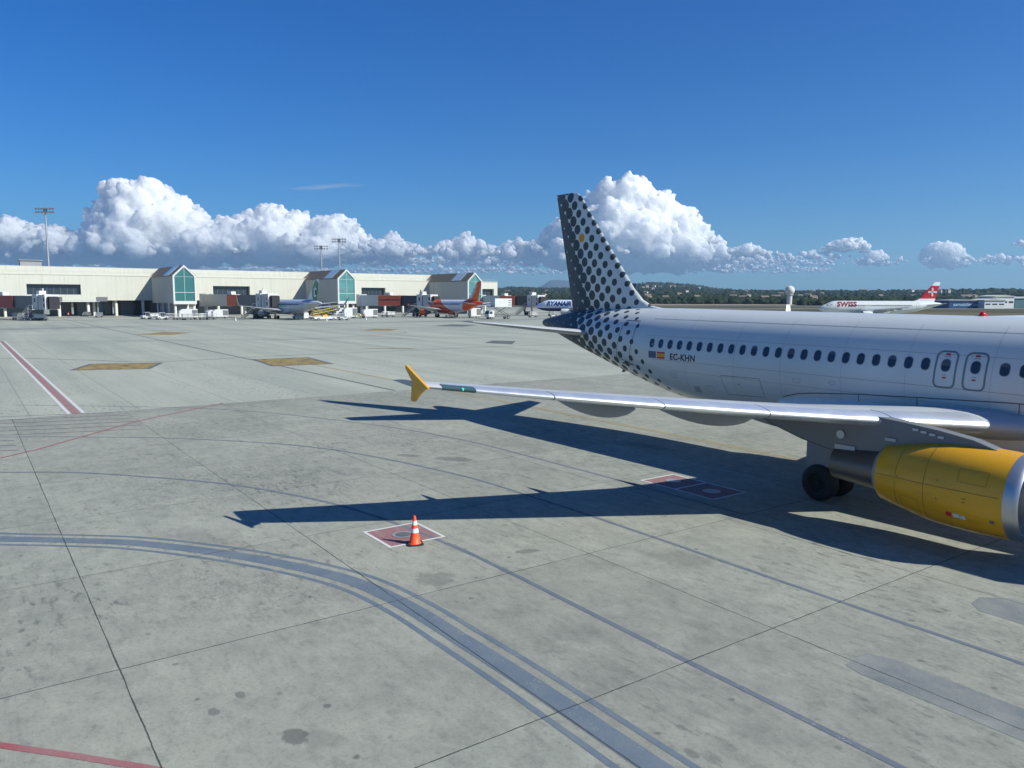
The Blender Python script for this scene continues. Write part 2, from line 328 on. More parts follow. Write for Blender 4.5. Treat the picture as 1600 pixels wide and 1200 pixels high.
line('red_boundary_line', [(36, 30), (40.15, 25.29), (41.42, 23.9), (47.24, 19.08), (51.83, 13.58)], .14, REDL, z=.009, smooth=False)
REDHATCH = worn('faint_hatch_paint', (.16, .13, .165), wear=.60, thin=.1)
for k in range(9):
    x0 = 53.6-k*1.35
    line('hatch_line', [(x0, 26.6), (x0-.6, 25.0), (x0-2.4+.0*k, 21.8-.0*k if k > 5 else 19.2)], .13, REDHATCH, z=.005, smooth=False) if k < 6 else line('hatch_line', [(x0, 26.6), (x0-1.2, 24.6)], .13, REDHATCH, z=.005, smooth=False)
line('red_edge_line', [(19.5, 28.8), (16.41, 26.13), (15.48, 25.27), (14.62, 24.52), (13.2, 23.4)], .13, REDL, z=.006, smooth=False)
sheet('repaired_patch', [(10.9, 13.2), (10.86, 13.95), (10.5, 14.05), (6.0, 14.0), (6.0, 13.0), (10.5, 13.05)], PATCHM, .004)
sheet('repaired_patch', [(10.95, 8.7), (10.9, 9.2), (10.6, 9.5), (6.5, 9.5), (6.5, 8.1), (10.5, 8.2)], PATCHM, .004)
def pad(x0, x1, y0, y1, mfill, mrim, w_=.09, z=.004):
    sheet('service_pad', [(x0, y0), (x1, y0), (x1, y1), (x0, y1)], mfill, z)
    b = MB()
    for a, c in (((x0, y0), (x1, y0+w_)), ((x0, y1-w_), (x1, y1)), ((x0, y0+w_), (x0+w_, y1-w_)), ((x1-w_, y0+w_), (x1, y1-w_))):
        b.add([(a[0], a[1], z+.004), (c[0], a[1], z+.004), (c[0], c[1], z+.004), (a[0], c[1], z+.004)], [(0, 1, 2, 3)])
    o = b.build('pad_border', mrim); o.location = (AX, AY, 0); o.rotation_euler = (0, 0, AROT); tag(o, kind='structure')
pad(21.18, 22.86, 15.95, 17.62, REDPAD, WHTG); pad(19.62, 22.9, 5.35, 7.05, REDPAD, WHTG)
line('pad_border', [(21.3, 5.4), (21.3, 7.0)], .09, WHTG, z=.008, smooth=False)
def disc(name, x, y, r, m, z, n=28):
    return sheet(name, [(x+r*math.cos(2*math.pi*i/n), y+r*math.sin(2*math.pi*i/n)) for i in range(n)], m, z)
disc('hydrant_cover', 22.0, 16.82, .29, MIDG, .014); disc('hydrant_cover', 22.0, 16.82, .21, DARKG, .018)
disc('hydrant_cover', 22.15, 6.15, .27, MIDG, .014); disc('hydrant_cover', 20.4, 6.2, .3, MIDG, .014)
# stand number boxes far out on the apron
def numbox(x0, x1, y0, y1, rot, fill, rim, z=.004):
    c = ((x0+x1)/2, (y0+y1)/2)
    def q(x, y): dx_, dy_ = x-c[0], y-c[1]; return (c[0]+dx_*math.cos(rot)-dy_*math.sin(rot), c[1]+dx_*math.sin(rot)+dy_*math.cos(rot))
    sheet('stand_marking', [q(x0-.4, y0-.4), q(x1+.4, y0-.4), q(x1+.4, y1+.4), q(x0-.4, y1+.4)], rim, z)
    sheet('stand_marking', [q(x0, y0), q(x1, y0), q(x1, y1), q(x0, y1)], fill, z+.004)
YPAD = worn('yellow_stand_paint', (.38, .28, .10), under=(.09, .085, .06), wear=.49, sc=.9)
numbox(80.2, 86.6, 11.6, 17.4, -.35, YPAD, DARKG); numbox(75.5, 84.2, -3.2, 2.0, -.1, YPAD, DARKG)
sheet('stand_marking', [(95.6, -15.2), (93.9, -15.8), (90.0, -20.6), (91.6, -20.4)], YPAD, .006)
sheet('stand_marking', [(96.4, -34.6), (101.3, -39.4), (98.0, -41.4), (91.7, -36.2)], DARKG, .004)
sheet('stand_marking', [(146, -38), (152, -44), (147, -47), (141, -42)], YPAD, .004); sheet('stand_marking', [(160, -62), (168, -72), (160, -75), (153, -66)], DARKG, .004)
sheet('stand_marking', [(150, 2), (158, -4), (153, -8), (146, -3)], YPAD, .004)
for cv, w_ in (([(135, 32), (134.9, 21.9), (127, 0), (119, -19), (108, -45)], .35), ([(100, 34), (100.5, 23.2), (93, 16), (87, 10.3), (88.2, -5), (88.2, -41), (84, -60)], .30), ([(175, 40), (168, 0), (150, -30), (135, -42), (126, -30), (118, -10)], .3)):
    line('taxi_guide_line', cv, w_, DARKG, z=.005)
strip_w('service_road', (-330, 120), (60, 375), 9, ASPH, .01)
for i, (x, D, ww_) in enumerate(((300, 520, 26), (300, 720, 45))):
    strip_w('taxiway', (-200, D-60), (1400, D+150), ww_, ASPH, .02)
SAND = mat('dry_earth', (.30, .24, .17), 1.0, vs=.02, var=.2)
strip_w('dry_verge', (-200, 860), (1500, 960), 120, SAND, -.02)
# ------------------------------------------------------------------ airliners
FX = [0, .12, .35, .8, 1.5, 2.2, 2.9, 3.6, 4.5, 5.5, 6.5, 24, 25.5, 27, 28, 29, 30, 31, 32, 33, 34, 35, 36, 36.8, 37.4, 37.6]
FT = [3.45, 3.72, 3.95, 4.25, 4.58, 4.86, 5.25, 5.56, 5.76, 5.85, 5.87, 5.87, 5.87, 5.87, 5.87, 5.86, 5.85, 5.83, 5.80, 5.74, 5.66, 5.54, 5.40, 5.26, 5.12, 5.02]
FB = [3.35, 3.12, 2.92, 2.66, 2.36, 2.16, 2.00, 1.89, 1.79, 1.74, 1.73, 1.73, 1.80, 1.98, 2.17, 2.40, 2.66, 2.92, 3.19, 3.46, 3.73, 4.02, 4.32, 4.56, 4.72, 4.86]
FW = [.04, .30, .52, .85, 1.18, 1.44, 1.63, 1.78, 1.90, 1.96, 1.975, 1.975, 1.97, 1.95, 1.90, 1.83, 1.74, 1.62, 1.47, 1.30, 1.10, .88, .64, .44, .28, .14]
def fus(X):
    t, b, a = lerp(X, FX, FT), lerp(X, FX, FB), lerp(X, FX, FW); return (t+b)/2, (t-b)/2, a
def skin(X, z, side, off=0.0):
    zc, b, a = fus(X); s = max(-.999, min(.999, (z-zc)/b)); c = math.sqrt(1-s*s)
    n = Vector((0, c/a, s/b)).normalized(); return (X, side*(a*c+n.y*off), z+n.z*off)
def skinned(poly, side, off=.004):      # (X, z) polygon laid on the fuselage skin
    return [skin(x, z, side, off) for x, z in poly]
def rrect(cx, cz, w_, h_, r, n=5):
    out = []
    for (sx, sz, a0) in ((1, 1, 0), (-1, 1, 90), (-1, -1, 180), (1, -1, 270)):
        for i in range(n+1):
            t = R(a0+90*i/n); out.append((cx+sx*(w_/2-r)+r*math.cos(t), cz+sz*(h_/2-r)+r*math.sin(t)))
    return out
def outline_strip(b, pts, width, side, off=.005, closed=True, mi=0, fn=None, sub=.15):
    P = []
    m = len(pts)
    for i in range(m if closed else m-1):
        a = Vector(pts[i]); c = Vector(pts[(i+1) % m]); k = max(1, int((c-a).length/sub))
        P += [a+(c-a)*j/k for j in range(k)]
    if not closed: P.append(Vector(pts[-1]))
    n = len(P); vs = []
    for i, p in enumerate(P):
        q0 = P[(i-1) % n] if closed or i else p; q1 = P[(i+1) % n] if closed or i < n-1 else p
        d = (q1-q0).normalized(); t = Vector((-d.y, d.x))*width/2
        for q in (p-t, p+t): vs.append(skin(q.x, q.y, side, off) if fn is None else fn(q.x, q.y))
    fs = [(2*i, 2*i+1, 2*((i+1) % n)+1, 2*((i+1) % n)) for i in range(n if closed else n-1)]
    b.add(vs, fs, mi)
def text_mesh(txt, size, bold=.0, shear=0.0, spacing=1.0):
    cu = bpy.data.curves.new('t', 'FONT'); cu.body = txt; cu.size = size; cu.offset = bold; cu.shear = shear; cu.space_character = spacing; cu.resolution_u = 3
    o = bpy.data.objects.new('t', cu); COL.objects.link(o)
    me = bpy.data.meshes.new_from_object(o.evaluated_get(bpy.context.evaluated_depsgraph_get()))
    bpy.data.objects.remove(o); bpy.data.curves.remove(cu); return me
def lettering(name, txt, size, m, parent, fn, bold=0.0, shear=0.0, spacing=1.0, cut=None, center=False):
    """flat letters mapped onto a surface by fn(u, v) -> point"""
    me = text_mesh(txt, size, bold, shear, spacing); b = bmesh.new(); b.from_mesh(me)
    if cut:
        z = -size*.4
        while z < size*1.2:
            bmesh.ops.bisect_plane(b, geom=b.verts[:]+b.edges[:]+b.faces[:], plane_co=(0, z, 0), plane_no=(0, 1, 0)); z += cut
    xs = [v.co.x for v in b.verts]; sh = (min(xs)+max(xs))/2 if center else 0
    for v in b.verts: v.co = Vector(fn(v.co.x-sh, v.co.y))
    b.to_mesh(me); b.free(); me.name = name; me.materials.clear(); me.materials.append(m)
    o = bpy.data.objects.new(name, me); COL.objects.link(o); o.parent = parent; return o
def spotted_mat():
    n = N('dotted_white_livery'); uv = n.t.nodes.new('ShaderNodeUVMap').outputs[0]; u, v, _ = n.sep(uv)
    th = R(50.7); s = .565; u0, v0 = 34.40, 9.33
    du = n.math('SUBTRACT', u, u0); dv = n.math('SUBTRACT', v, v0)
    p = n.math('DIVIDE', n.math('ADD', n.math('MULTIPLY', du, math.cos(th)), n.math('MULTIPLY', dv, math.sin(th))), s)
    q = n.math('DIVIDE', n.math('SUBTRACT', n.math('MULTIPLY', dv, math.cos(th)), n.math('MULTIPLY', du, math.sin(th))), s)
    def fr(x): return n.math('SUBTRACT', x, n.math('FLOOR', n.math('ADD', x, .5)))
    fp, fq = fr(p), fr(q)
    d = n.math('MULTIPLY', n.math('SQRT', n.math('ADD', n.math('MULTIPLY', fp, fp), n.math('MULTIPLY', fq, fq))), s)
    # radius grows aft; evaluated at the cell centre so every dot is round
    cu = n.math('SUBTRACT', u, n.math('MULTIPLY', n.math('SUBTRACT', n.math('MULTIPLY', fp, math.cos(th)), n.math('MULTIPLY', fq, math.sin(th))), s))
    cv = n.math('SUBTRACT', v, n.math('MULTIPLY', n.math('ADD', n.math('MULTIPLY', fp, math.sin(th)), n.math('MULTIPLY', fq, math.cos(th))), s))
    xb = n.math('ADD', 27.0, n.math('MULTIPLY', n.math('SUBTRACT', cv, 2.3), .60))
    e = n.math('SUBTRACT', cu, xb)
    te = n.math('SUBTRACT', cu, n.math('ADD', 35.11, n.math('MULTIPLY', n.math('SUBTRACT', cv, 5.5), .246)))
    r = n.math('ADD', n.math('ADD', .105, n.math('MULTIPLY', e, .036)), n.step(te, -1.7, -.5, 0, .10))
    r = n.math('MULTIPLY', n.math('MINIMUM', r, .372), n.step(e, 0, .01))
    mask = n.step(n.math('SUBTRACT', d, r), .006, -.006)
    duo = n.math('SQRT', n.math('ADD', n.math('MULTIPLY', du, du), n.math('MULTIPLY', dv, dv)))
    og = n.step(duo, .27, .26)
    dcol = n.mix(og, n.mix(n.step(te, -1.0, -.3), (.055, .080, .088), (.105, .122, .128)), (.62, .30, .03))
    g = n.noise(n.obj(), .6, 4, .6)
    base = n.mix(g, (.585, .615, .585), (.66, .69, .655)); streak = n.noise(n.scale(n.obj(), (.25, 1, 2.2)), 1.3, 5, .65)
    base = n.mix(n.math('MULTIPLY', n.step(streak, .5, .8), .25), base, (.50, .52, .52))
    n.base(n.mix(mask, base, dcol)); n.set(n.p.inputs['Roughness'], n.step(streak, .3, .7, .24, .36)); n.p.inputs['Coat Weight'].default_value = .25
    n.set(n.p.inputs['Roughness'], n.step(mask, 0, 1, .28, .55)); n.set(n.p.inputs['Coat Weight'], n.step(mask, 0, 1, .25, 0)); n.set(n.p.inputs['Specular IOR Level'], n.step(mask, 0, 1, .5, .25)); return n.m
def fuselage(parent, m, uv=False, x0=0.0, x1=37.6, name='fuselage', nseg=64):
    xs = []
    k = [x for x in FX if x0 <= x <= x1]
    for a, c in zip(k[:-1], k[1:]):
        j = max(1, int((c-a)/.8)); xs += [a+(c-a)*i/j for i in range(j)]
    xs.append(k[-1]); me = bpy.data.meshes.new(name); vs = []; fs = []; uvs = []
    for X in xs:
        zc, b, a = fus(X)
        for i in range(nseg):
            t = 2*math.pi*i/nseg; vs.append((X, a*math.cos(t), zc+b*math.sin(t)))
    for q in range(len(xs)-1):
        for i in range(nseg):
            j = (i+1) % nseg; fs.append((q*nseg+i, q*nseg+j, (q+1)*nseg+j, (q+1)*nseg+i))
            for (qq, ii) in ((q, i), (q, i+1), (q+1, i+1), (q+1, i)):
                t = 2*math.pi*ii/nseg
                if t > 1.5*math.pi: t -= 2*math.pi
                zc, b, a = fus(xs[qq]); tt = t if t <= math.pi/2+.001 else math.pi-t
                if i >= nseg*.75-.5 and ii == i+1 and t > math.pi: tt = 0
                uvs += [xs[qq], 3.8+(zc-3.8)*.9+max(a, .1)*tt]
    fs.append(tuple(range(nseg))[::-1]); uvs += [0, 0]*nseg; L = len(xs)-1
    fs.append(tuple(range(L*nseg, (L+1)*nseg))); uvs += [0, 0]*nseg
    me.from_pydata(vs, [], fs); me.materials.append(m)
    l = me.uv_layers.new(name='uv'); l.data.foreach_set('uv', uvs)
    me.polygons.foreach_set('use_smooth', [len(f) == 4 for f in fs]); me.update()
    o = bpy.data.objects.new(name, me); COL.objects.link(o); o.parent = parent; return o
def foil(t, n=14, camber=.0):
    """closed airfoil outline, unit chord, from trailing edge over the top to the leading edge and back"""
    up = []; lo = []
    for i in range(n+1):
        x = (1-math.cos(math.pi*i/n))/2
        y = 5*t*(.2969*math.sqrt(x)-.126*x-.3516*x*x+.2843*x**3-.1036*x**4); c = camber*4*x*(1-x); up.append((x, c+y)); lo.append((x, c-y))
    return up[::-1]+lo[1:-1]
def wing_sec(y):
    """leading edge x, z, chord, thickness, incidence at span y"""
    le = 20.66-(17-y)*.52; 
    if y < 3.1: le -= (3.1-y)*.55
    te = lerp(y, [0, 6.4, 17], [18.95, 19.05, 22.15])
    z = 4.17-(17-y)*.089-.22*math.sin(math.pi*y/17)*.5; inc = lerp(y, [0, 6, 17], [4.0, 1.5, -.5]); th = lerp(y, [0, 6, 17], [.135, .12, .105])
    return le, z, te-le, th, R(inc)
def wing_pt(y, x, zz, side):
    le, z, c, th, inc = wing_sec(abs(y)); return (le+c*(x*math.cos(inc)+zz*math.sin(inc)), side*abs(y), z+c*(zz*math.cos(inc)-x*math.sin(inc)))
def wing_ring(y, side, lim=None, grow=0.0, n=16):
    th = wing_sec(y)[3]; pts = foil(th, n, .012)
    if lim:      # nose strip only: x < lim above, x < lim*.35 below
        c = wing_sec(y)[2]; m = 9; up = [lim*(1-i/m)**2 for i in range(m)]; lo = [lim*.4*(i/m)**2 for i in range(m+1)]
        f = lambda x: 5*th*(.2969*math.sqrt(x)-.126*x-.3516*x*x+.2843*x**3-.1036*x**4); g = grow/c
        pts = [(x, .048*x*(1-x)+f(x)+g) for x in up]+[(x if x else -g, .048*x*(1-x)-f(x)-(g if x else 0)) for x in lo]
        pts += [(lo[-1], .048*lo[-1]-f(lo[-1])+.02/c), (up[0], f(up[0])-.02/c)]
    return [wing_pt(y, x, zz, side) for x, zz in pts]
def fin_le(z): return lerp(z, [5.3, 5.85, 5.96, 6.23, 6.78, 7.69, 9.0, 10.69, 11.42, 11.6, 11.68], [28.2, 28.7, 29.4, 30.02, 30.65, 31.42, 32.56, 34.0, 34.58, 34.85, 35.3])
def fin_te(z): return 35.11+.246*(z-5.5)
def fin_mesh(name, m, parent, c0=0.0, c1=1.0):
    zs = [5.3, 5.6, 5.85, 5.96, 6.1, 6.23, 6.5, 6.78, 7.2, 7.69, 8.3, 9.0, 9.8, 10.69, 11.1, 11.42, 11.6, 11.68]; n = 12
    vs = []; uvs = []; fs = []; rings = []
    for z in zs:
        le = fin_le(z); te = fin_te(z); c = te-le; th = .09 if z > 6.3 else lerp(z, [5.8, 6.3], [.06, .09])
        if z > 11.4: th *= lerp(z, [11.4, 11.68], [1, .3])
        ring = []
        hinge = te-1.02-.06*(11.6-z)-.4*(z < 0)
        a, b_ = (le, hinge) if c1 < 1 else ((hinge+.012, te) if c0 > 0 else (le, te))
        xs = [a+(b_-a)*(1-math.cos(math.pi*i/n))/2 for i in range(n+1)]
        f = lambda X: 5*th*c*(.2969*math.sqrt(max(0, (X-le)/c))-.126*(X-le)/c-.3516*((X-le)/c)**2+.2843*((X-le)/c)**3-.1036*((X-le)/c)**4)
        k = min(1, .62/(max(f(X) for X in xs)*2+1e-6)) if c0 == 0 else 1
        for X in xs[::-1]: ring.append((X, f(X)*k+.003, z))
        for X in xs[(1 if c0 == 0 else 0):]: ring.append((X, -f(X)*k-.003, z))
        rings.append(ring)
    nn = len(rings[0]); mb = MB(); mb.loft(rings, caps=True); o = mb.build(name, m, parent, smooth=50)
    me = o.data; l = me.uv_layers.new(name='uv'); u = []
    for lp in me.loops: co = me.vertices[lp.vertex_index].co; u += [co.x, co.z]
    l.data.foreach_set('uv', u); return o
ESH = -.30
def revolve(b, prof, c, n=40, mi=0, closed=False):
    prof = [(X+ESH, r) for X, r in prof]
    rings = [[(X, c[0]+r*math.cos(2*math.pi*i/n), c[1]+r*math.sin(2*math.pi*i/n)) for i in range(n)] for X, r in prof]
    b.loft(rings, mi, caps=False); return b
def wheel(name, x, y, r, wd, z, parent):
    b = MB(); prof = [(-wd/2, r*.55), (-wd/2, r*.86), (-wd*.36, r*.97), (0, r), (wd*.36, r*.97), (wd/2, r*.86), (wd/2, r*.55)]; n = 28
    b.loft([[(x+q*math.cos(2*math.pi*i/n), y+t, z+q*math.sin(2*math.pi*i/n)) for i in range(n)] for t, q in prof], 0, caps=False)
    o = b.build(name, BLACK, parent, smooth=50); h = MB()
    for s in (-1, 1):
        h.loft([[(x+q*math.cos(2*math.pi*i/n), y+s*t, z+q*math.sin(2*math.pi*i/n)) for i in range(n)] for t, q in ((wd*.46, r*.56), (wd*.40, r*.50), (wd*.2, r*.44), (wd*.2, r*.18), (wd*.42, r*.14), (wd*.42, .01))], caps=False)
    h.build('wheel_hub', BLACK if r > .57 else GREYD if r > .5 else STEEL, o, smooth=50); return o
FENCE = [(20.12, 4.17), (20.69, 4.41), (21.27, 4.66), (21.30, 4.58), (21.13, 4.43), (20.98, 4.30), (20.96, 4.17), (20.98, 4.04), (21.02, 3.77), (20.84, 3.76), (20.72, 3.85), (20.58, 3.97), (20.33, 4.11)]
RIM = mat('window_rim_paint', (.30, .33, .35), .4)
BLIND = mat('window_blind', (.075, .09, .105), .5)
PANE = mat('matte_cabin_pane', (.02, .025, .03), .5, spec=.2)  # even dark matte colour for windows of the distant aircraft
def airliner(label, loc, rz, group, L, ry=0.0, near=False, faces=(1, -1), winglet=False, clean_engine=True):
    root = empty('airliner', loc, rz, ry); tag(root, label, 'airliner', group)
    ms = L['body']; fz = fuselage(root, ms, nseg=96 if near else 40)
    # belly fairing
    b = MB(); rings = []
    for X, s in ((11.6, .02), (11.9, .35), (12.5, .72), (13.4, .93), (14.6, 1), (17, 1), (18.6, .97), (19.6, .86), (20.4, .66), (21.0, .4), (21.3, .03)):
        w2, zt, zb = 1.60+.46*s, 2.75+.62*s, 2.3-.86*s; zc, h = (zt+zb)/2, (zt-zb)/2
        rings.append([(X, w2*math.copysign(abs(math.cos(t))**.8, math.cos(t)), zc+h*math.copysign(abs(math.sin(t))**.8, math.sin(t))) for t in [2*math.pi*i/40 for i in range(40)]])
    b.loft(rings); b.build('belly_fairing', L.get('belly', ms), root, smooth=60)
    for s in (1, -1):
        b = MB(); ys = [1.2, 1.9, 2.6, 3.1, 4, 5, 6.4, 8, 10, 12, 14, 15.8, 16.6, 17.0]
        b.loft([wing_ring(y, s) for y in ys]); wg = b.build('wing', GREYP, root, smooth=45)
        for (y0, y1) in ((3.05, 5.55), (5.60, 8.75), (8.78, 11.35), (11.38, 13.95), (13.98, 16.45)) if near else ((3.05, 5.55), (5.6, 16.5)):
            b = MB(); k = 4; b.loft([wing_ring(y0+(y1-y0)*i/k, s, .135 if y0 < 6 else .155, .010) for i in range(k+1)]); b.build('slat', SILVER, wg, smooth=50)
        for (yy, ln, dp) in ((5.7, 4.2, .62), (8.75, 3.9, .58), (11.95, 3.4, .52)):
            le, z, c, th, inc = wing_sec(yy); xe = le+c; b = MB(); rings = []
            for i in range(15):
                t = i/14; X = xe-ln*.72+ln*t; prof = math.sin(math.pi*min(1, t**.8))**.75; 
                zt = z-(c*.5)*math.sin(inc)-.12-.10*t; rad = max(.02, dp*.42*prof)
                rings.append([(X, s*yy+.42*rad*math.cos(a)*1.3, zt-rad*.55+rad*1.15*math.sin(a)) for a in [2*math.pi*j/18 for j in range(18)]])
            b.loft(rings); b.build('flap_track_fairing', L.get('canoe', MIDG if near else GREYP), wg, smooth=60)
        if not winglet:
            b = MB(); n = len(FENCE); b.add([(x, s*(17.00+.004), z) for x, z in FENCE]+[(x, s*17.075, z) for x, z in FENCE], [tuple(range(n)), tuple(range(n, 2*n))[::-1]]+[(i, (i+1) % n, n+(i+1) % n, n+i) for i in range(n)])
            b.build('wingtip_fence', L.get('tip', WHITE), root, bevel=.012 if near else 0)
        else:
            b = MB(); b.loft([[(X0+c*x, s*(17.0+1.0*q+zz*c), 4.15+2.4*q*(1-.15*(1-q))) for x, zz in foil(.09, 8)] for q, X0, c in ((0, 20.7, 1.4), (.15, 20.9, 1.25), (.5, 21.4, .95), (1, 22.2, .5))]); b.build('winglet', L.get('tip', WHITE), root, smooth=50)
        # engine: cowling, silver inlet lip, fan, exhaust core
        ey, ez = s*5.75, 1.70; b = MB(); nn = 56 if near else 28
        revolve(b, [(11.72, 1.055), (12.0, 1.075), (12.4, 1.085), (12.8, 1.085), (13.2, 1.075), (13.7, 1.035), (14.3, .92), (14.98, .77), (14.96, .74), (14.2, .85), (13.4, .9)], (ey, ez), nn)
        en = b.build('engine_cowling', L.get('engine', WHITE), root, smooth=50)
        b = MB(); revolve(b, [(12.1, .83), (11.62, .86), (11.48, .91), (11.42, .96), (11.45, .995), (11.53, 1.025), (11.62, 1.042), (11.722, 1.058)], (ey, ez), nn); b.build('inlet_lip', LIPM, en, smooth=60)
        b = MB(); revolve(b, [(12.05, .835), (12.9, .84), (12.92, .3)], (ey, ez), nn); revolve(b, [(12.36, .3), (12.1, .22), (11.9, .1), (11.85, .005)], (ey, ez), nn); b.build('engine_fan', GREYD, en, smooth=40)
        b = MB(); revolve(b, [(14.2, .70), (14.98, .70), (15.12, .64), (15.16, .52)], (ey, ez), nn); b.build('nozzle_ring', MIDG if near else GREYD, en, smooth=40)
        b = MB(); revolve(b, [(15.0, .60), (15.2, .57), (15.9, .50), (16.5, .47), (16.48, .44), (15.8, .42)], (ey, ez), nn); revolve(b, [(15.8, .3), (16.4, .24), (16.6, .04)], (ey, ez), nn); b.build('exhaust_core', CORE, en, smooth=40)
        b = MB(); py = [(11.95, 2.76), (12.5, 2.93), (13.4, 3.06), (14.3, 3.14), (14.75, 3.17), (15.6, 3.26), (17.0, 3.05), (18.9, 2.75), (18.3, 2.50), (17.3, 2.22), (16.2, 2.03), (15.2, 2.06), (14.6, 2.2), (13.6, 2.5), (12.6, 2.7)]
        rr = []
        for k_, off in ((0, -.17), (1, -.2), (2, .2), (3, .17)):
            rr.append([(x, ey+off, z) for x, z in py])
        b.loft(rr); b.build('engine_pylon', L.get('pylon', GREYP), en, smooth=30)
        # main gear
        b = MB(); b.tube((17.7, s*3.8, .55), (17.65, s*3.75, 2.5), .11, .14, 12); b.tube((17.7, s*3.3, .585), (17.7, s*4.3, .585), .08, None, 10); b.tube((17.7, s*3.75, 1.4), (17.2, s*2.7, 2.2), .06); b.box((17.7, s*4.28, 1.75), (1.0, .04, 1.3))
        g = b.build('main_landing_gear', MIDG, root)
        for yy in (3.36, 4.24): wheel('wheel', 17.7, s*yy, .585, .42, .585, g)
        # tailplane
        b = MB(); rings = []
        for q in (0, .15, .5, .85, .97, 1.0):
            y = .5+5.72*q; le = lerp(y, [.5, 6.22], [31.95, 35.1]); te = lerp(y, [.5, 6.22], [35.35, 36.3]); z = 4.52+.6*q+(.0)
            th = .10 if q < .95 else .06
            rings.append([(le+(te-le)*x, s*y, z+(te-le)*zz) for x, zz in foil(th, 10)])
        b.loft(rings); tp = b.build('tailplane', L.get('tailplane', GREYP), root, smooth=45)
    b = MB(); b.tube((5.07, 0, .4), (5.0, 0, 2.1), .07, .1); b.tube((5.07, -.3, .38), (5.07, .3, .38), .05); b.tube((5.05, 0, 1.1), (5.9, 0, 2.0), .04); g = b.build('nose_landing_gear', MIDG, root)
    for yy in (-.25, .25): wheel('wheel', 5.07, yy, .38, .22, .38, g)
    fn = fin_mesh('fin', L.get('fin', ms), root, 0, .7); fin_mesh('rudder', L.get('rudder', L.get('fin', ms)), root, .7, 1)
    if winglet is False: pass
    # cockpit glazing
    for s in (1, -1):
        b = MB()
        for (x0, x1, z0, z1) in ((2.05, 2.55, 4.32, 4.78), (2.62, 3.2, 4.38, 4.92), (3.26, 3.75, 4.48, 4.9)):
            b.add([skin(x0, z0, s, .012), skin(x1, z0+.03, s, .012), skin(x1-.05, z1, s, .012), skin(x0+.12, z1-.1, s, .012)], [(0, 1, 2, 3)])
        b.build('cockpit_window', GLASS, root)
    # cabin windows
    p = .533; X0 = 15.82; xs = [X0+p*i for i in range(22, -1, -1)]+[15.21, 14.36, 13.57, 13.05]+[13.05-p*i for i in range(1, 12)]
    if winglet or not near: xs = xs[:-3]
    wo = 0 if near else .03
    for s in faces:
        first = None
        for x in xs:
            if x > 24.3:      # on the tail taper each pane is fitted to the skin
                b = MB(); o1 = rrect(x, 4.392, .25, .36, .115); o2 = rrect(x, 4.392, .29, .40, .135); n = len(o1); A = [skin(*q, s, .006+wo) for q in o1]; B = [skin(*q, s, .005+wo) for q in o2]
                b.add(A, [tuple(range(n))], 0); b.add(A+B, [(i, (i+1) % n, n+(i+1) % n, n+i) for i in range(n)], 1); b.build('cabin_window', [GLASS if near else PANE, RIM if near else PANE], root); continue
            if first is None:
                b = MB(); o1 = rrect(0, 4.392, .25, .36, .115); o2 = rrect(0, 4.392, .29, .40, .135); n = len(o1)
                A = [skin(16+q[0], q[1], s, .006+wo) for q in o1]; B = [skin(16+q[0], q[1], s, .005+wo) for q in o2]
                A = [(q[0]-16, q[1], q[2]) for q in A]; B = [(q[0]-16, q[1], q[2]) for q in B]
                b.add(A, [tuple(range(n))], 0); b.add(A+B, [(i, (i+1) % n, n+(i+1) % n, n+i) for i in range(n)], 1)
                first = b.build('cabin_window', [GLASS if near else PANE, RIM if near else PANE], root)
                first.location.x = x; blinds = [first]
                if near:
                    for fr_ in (.30, .55):
                        b = MB(); b.add([(q[0]-16, q[1], q[2]) for q in (skin(16+dx_, dz_, s, .0085) for dx_, dz_ in [(-.115, 4.392+.18-.36*fr_), (.115, 4.392+.18-.36*fr_)]+[p_ for p_ in o1 if p_[1] > 4.392+.18-.36*fr_+.005 and abs(p_[0]) < .13])], [tuple(range(2+len([p_ for p_ in o1 if p_[1] > 4.392+.18-.36*fr_+.005 and abs(p_[0]) < .13])))])
                        bl = b.build('window_blind', BLIND, first); blinds.append(bl.data); bpy.data.objects.remove(bl)
            else:
                o = first.copy(); COL.objects.link(o); o.location.x = x
                if near and len(blinds) > 1 and int(x*7.3) % 3 == 0:
                    bo = bpy.data.objects.new('window_blind', blinds[1+int(x*3.1) % 2]); COL.objects.link(bo); bo.parent = o
    if not near:
        for s in faces:
            for xd in (5.0, 29.4):
                b = MB(); outline_strip(b, rrect(xd, 4.35 if xd < 9 else 4.4, .82, 1.75 if xd < 9 else 1.6, .12, 2), .06, s, .012); b.build('cabin_door', MIDG, root)
    return root
# --- the big parked aircraft
SPOT = spotted_mat(); TOPW = WHITE
hero = airliner('large white airliner with dark dotted tail, yellow engine and wingtip, parked in the foreground', (AX, AY, 0), AROT, 'parked airliners', dict(body=SPOT, tip=YELLOW, engine=YELLOW, pylon=mat('pylon_grey_paint', (.17, .18, .19), .4), tailplane=GREYP, fin=SPOT, belly=WHITE), ry=-R(.386), near=True, faces=(1,))
hero.location = Vector((AX, AY, -17.7*math.tan(R(.386))))
TXT = GREYD; TXN = NAVY
# over-wing exits
for xd in (15.21, 14.36):
    b = MB(); outline_strip(b, rrect(xd, 4.265, .60, 1.08, .16, 5), .055, 1, .006); ex = b.build('overwing_exit', TEAL, hero)
    b = MB(); b.add(skinned(rrect(xd, 4.72, .13, .055, .01, 1), 1, .008), [tuple(range(8))]); b.build('exit_placard', RED, ex); b = MB(); b.add(skinned(rrect(xd, 4.02, .11, .05, .01, 1), 1, .008), [tuple(range(8))]); b.build('exit_placard', RED, ex)
    for zz in (4.645, 4.10): b = MB(); b.add(skinned(rrect(xd, zz, .2 if zz > 4.3 else .13, .014, .002, 1), 1, .008), [tuple(range(8))]); b.build('exit_notice', GREYD, ex)
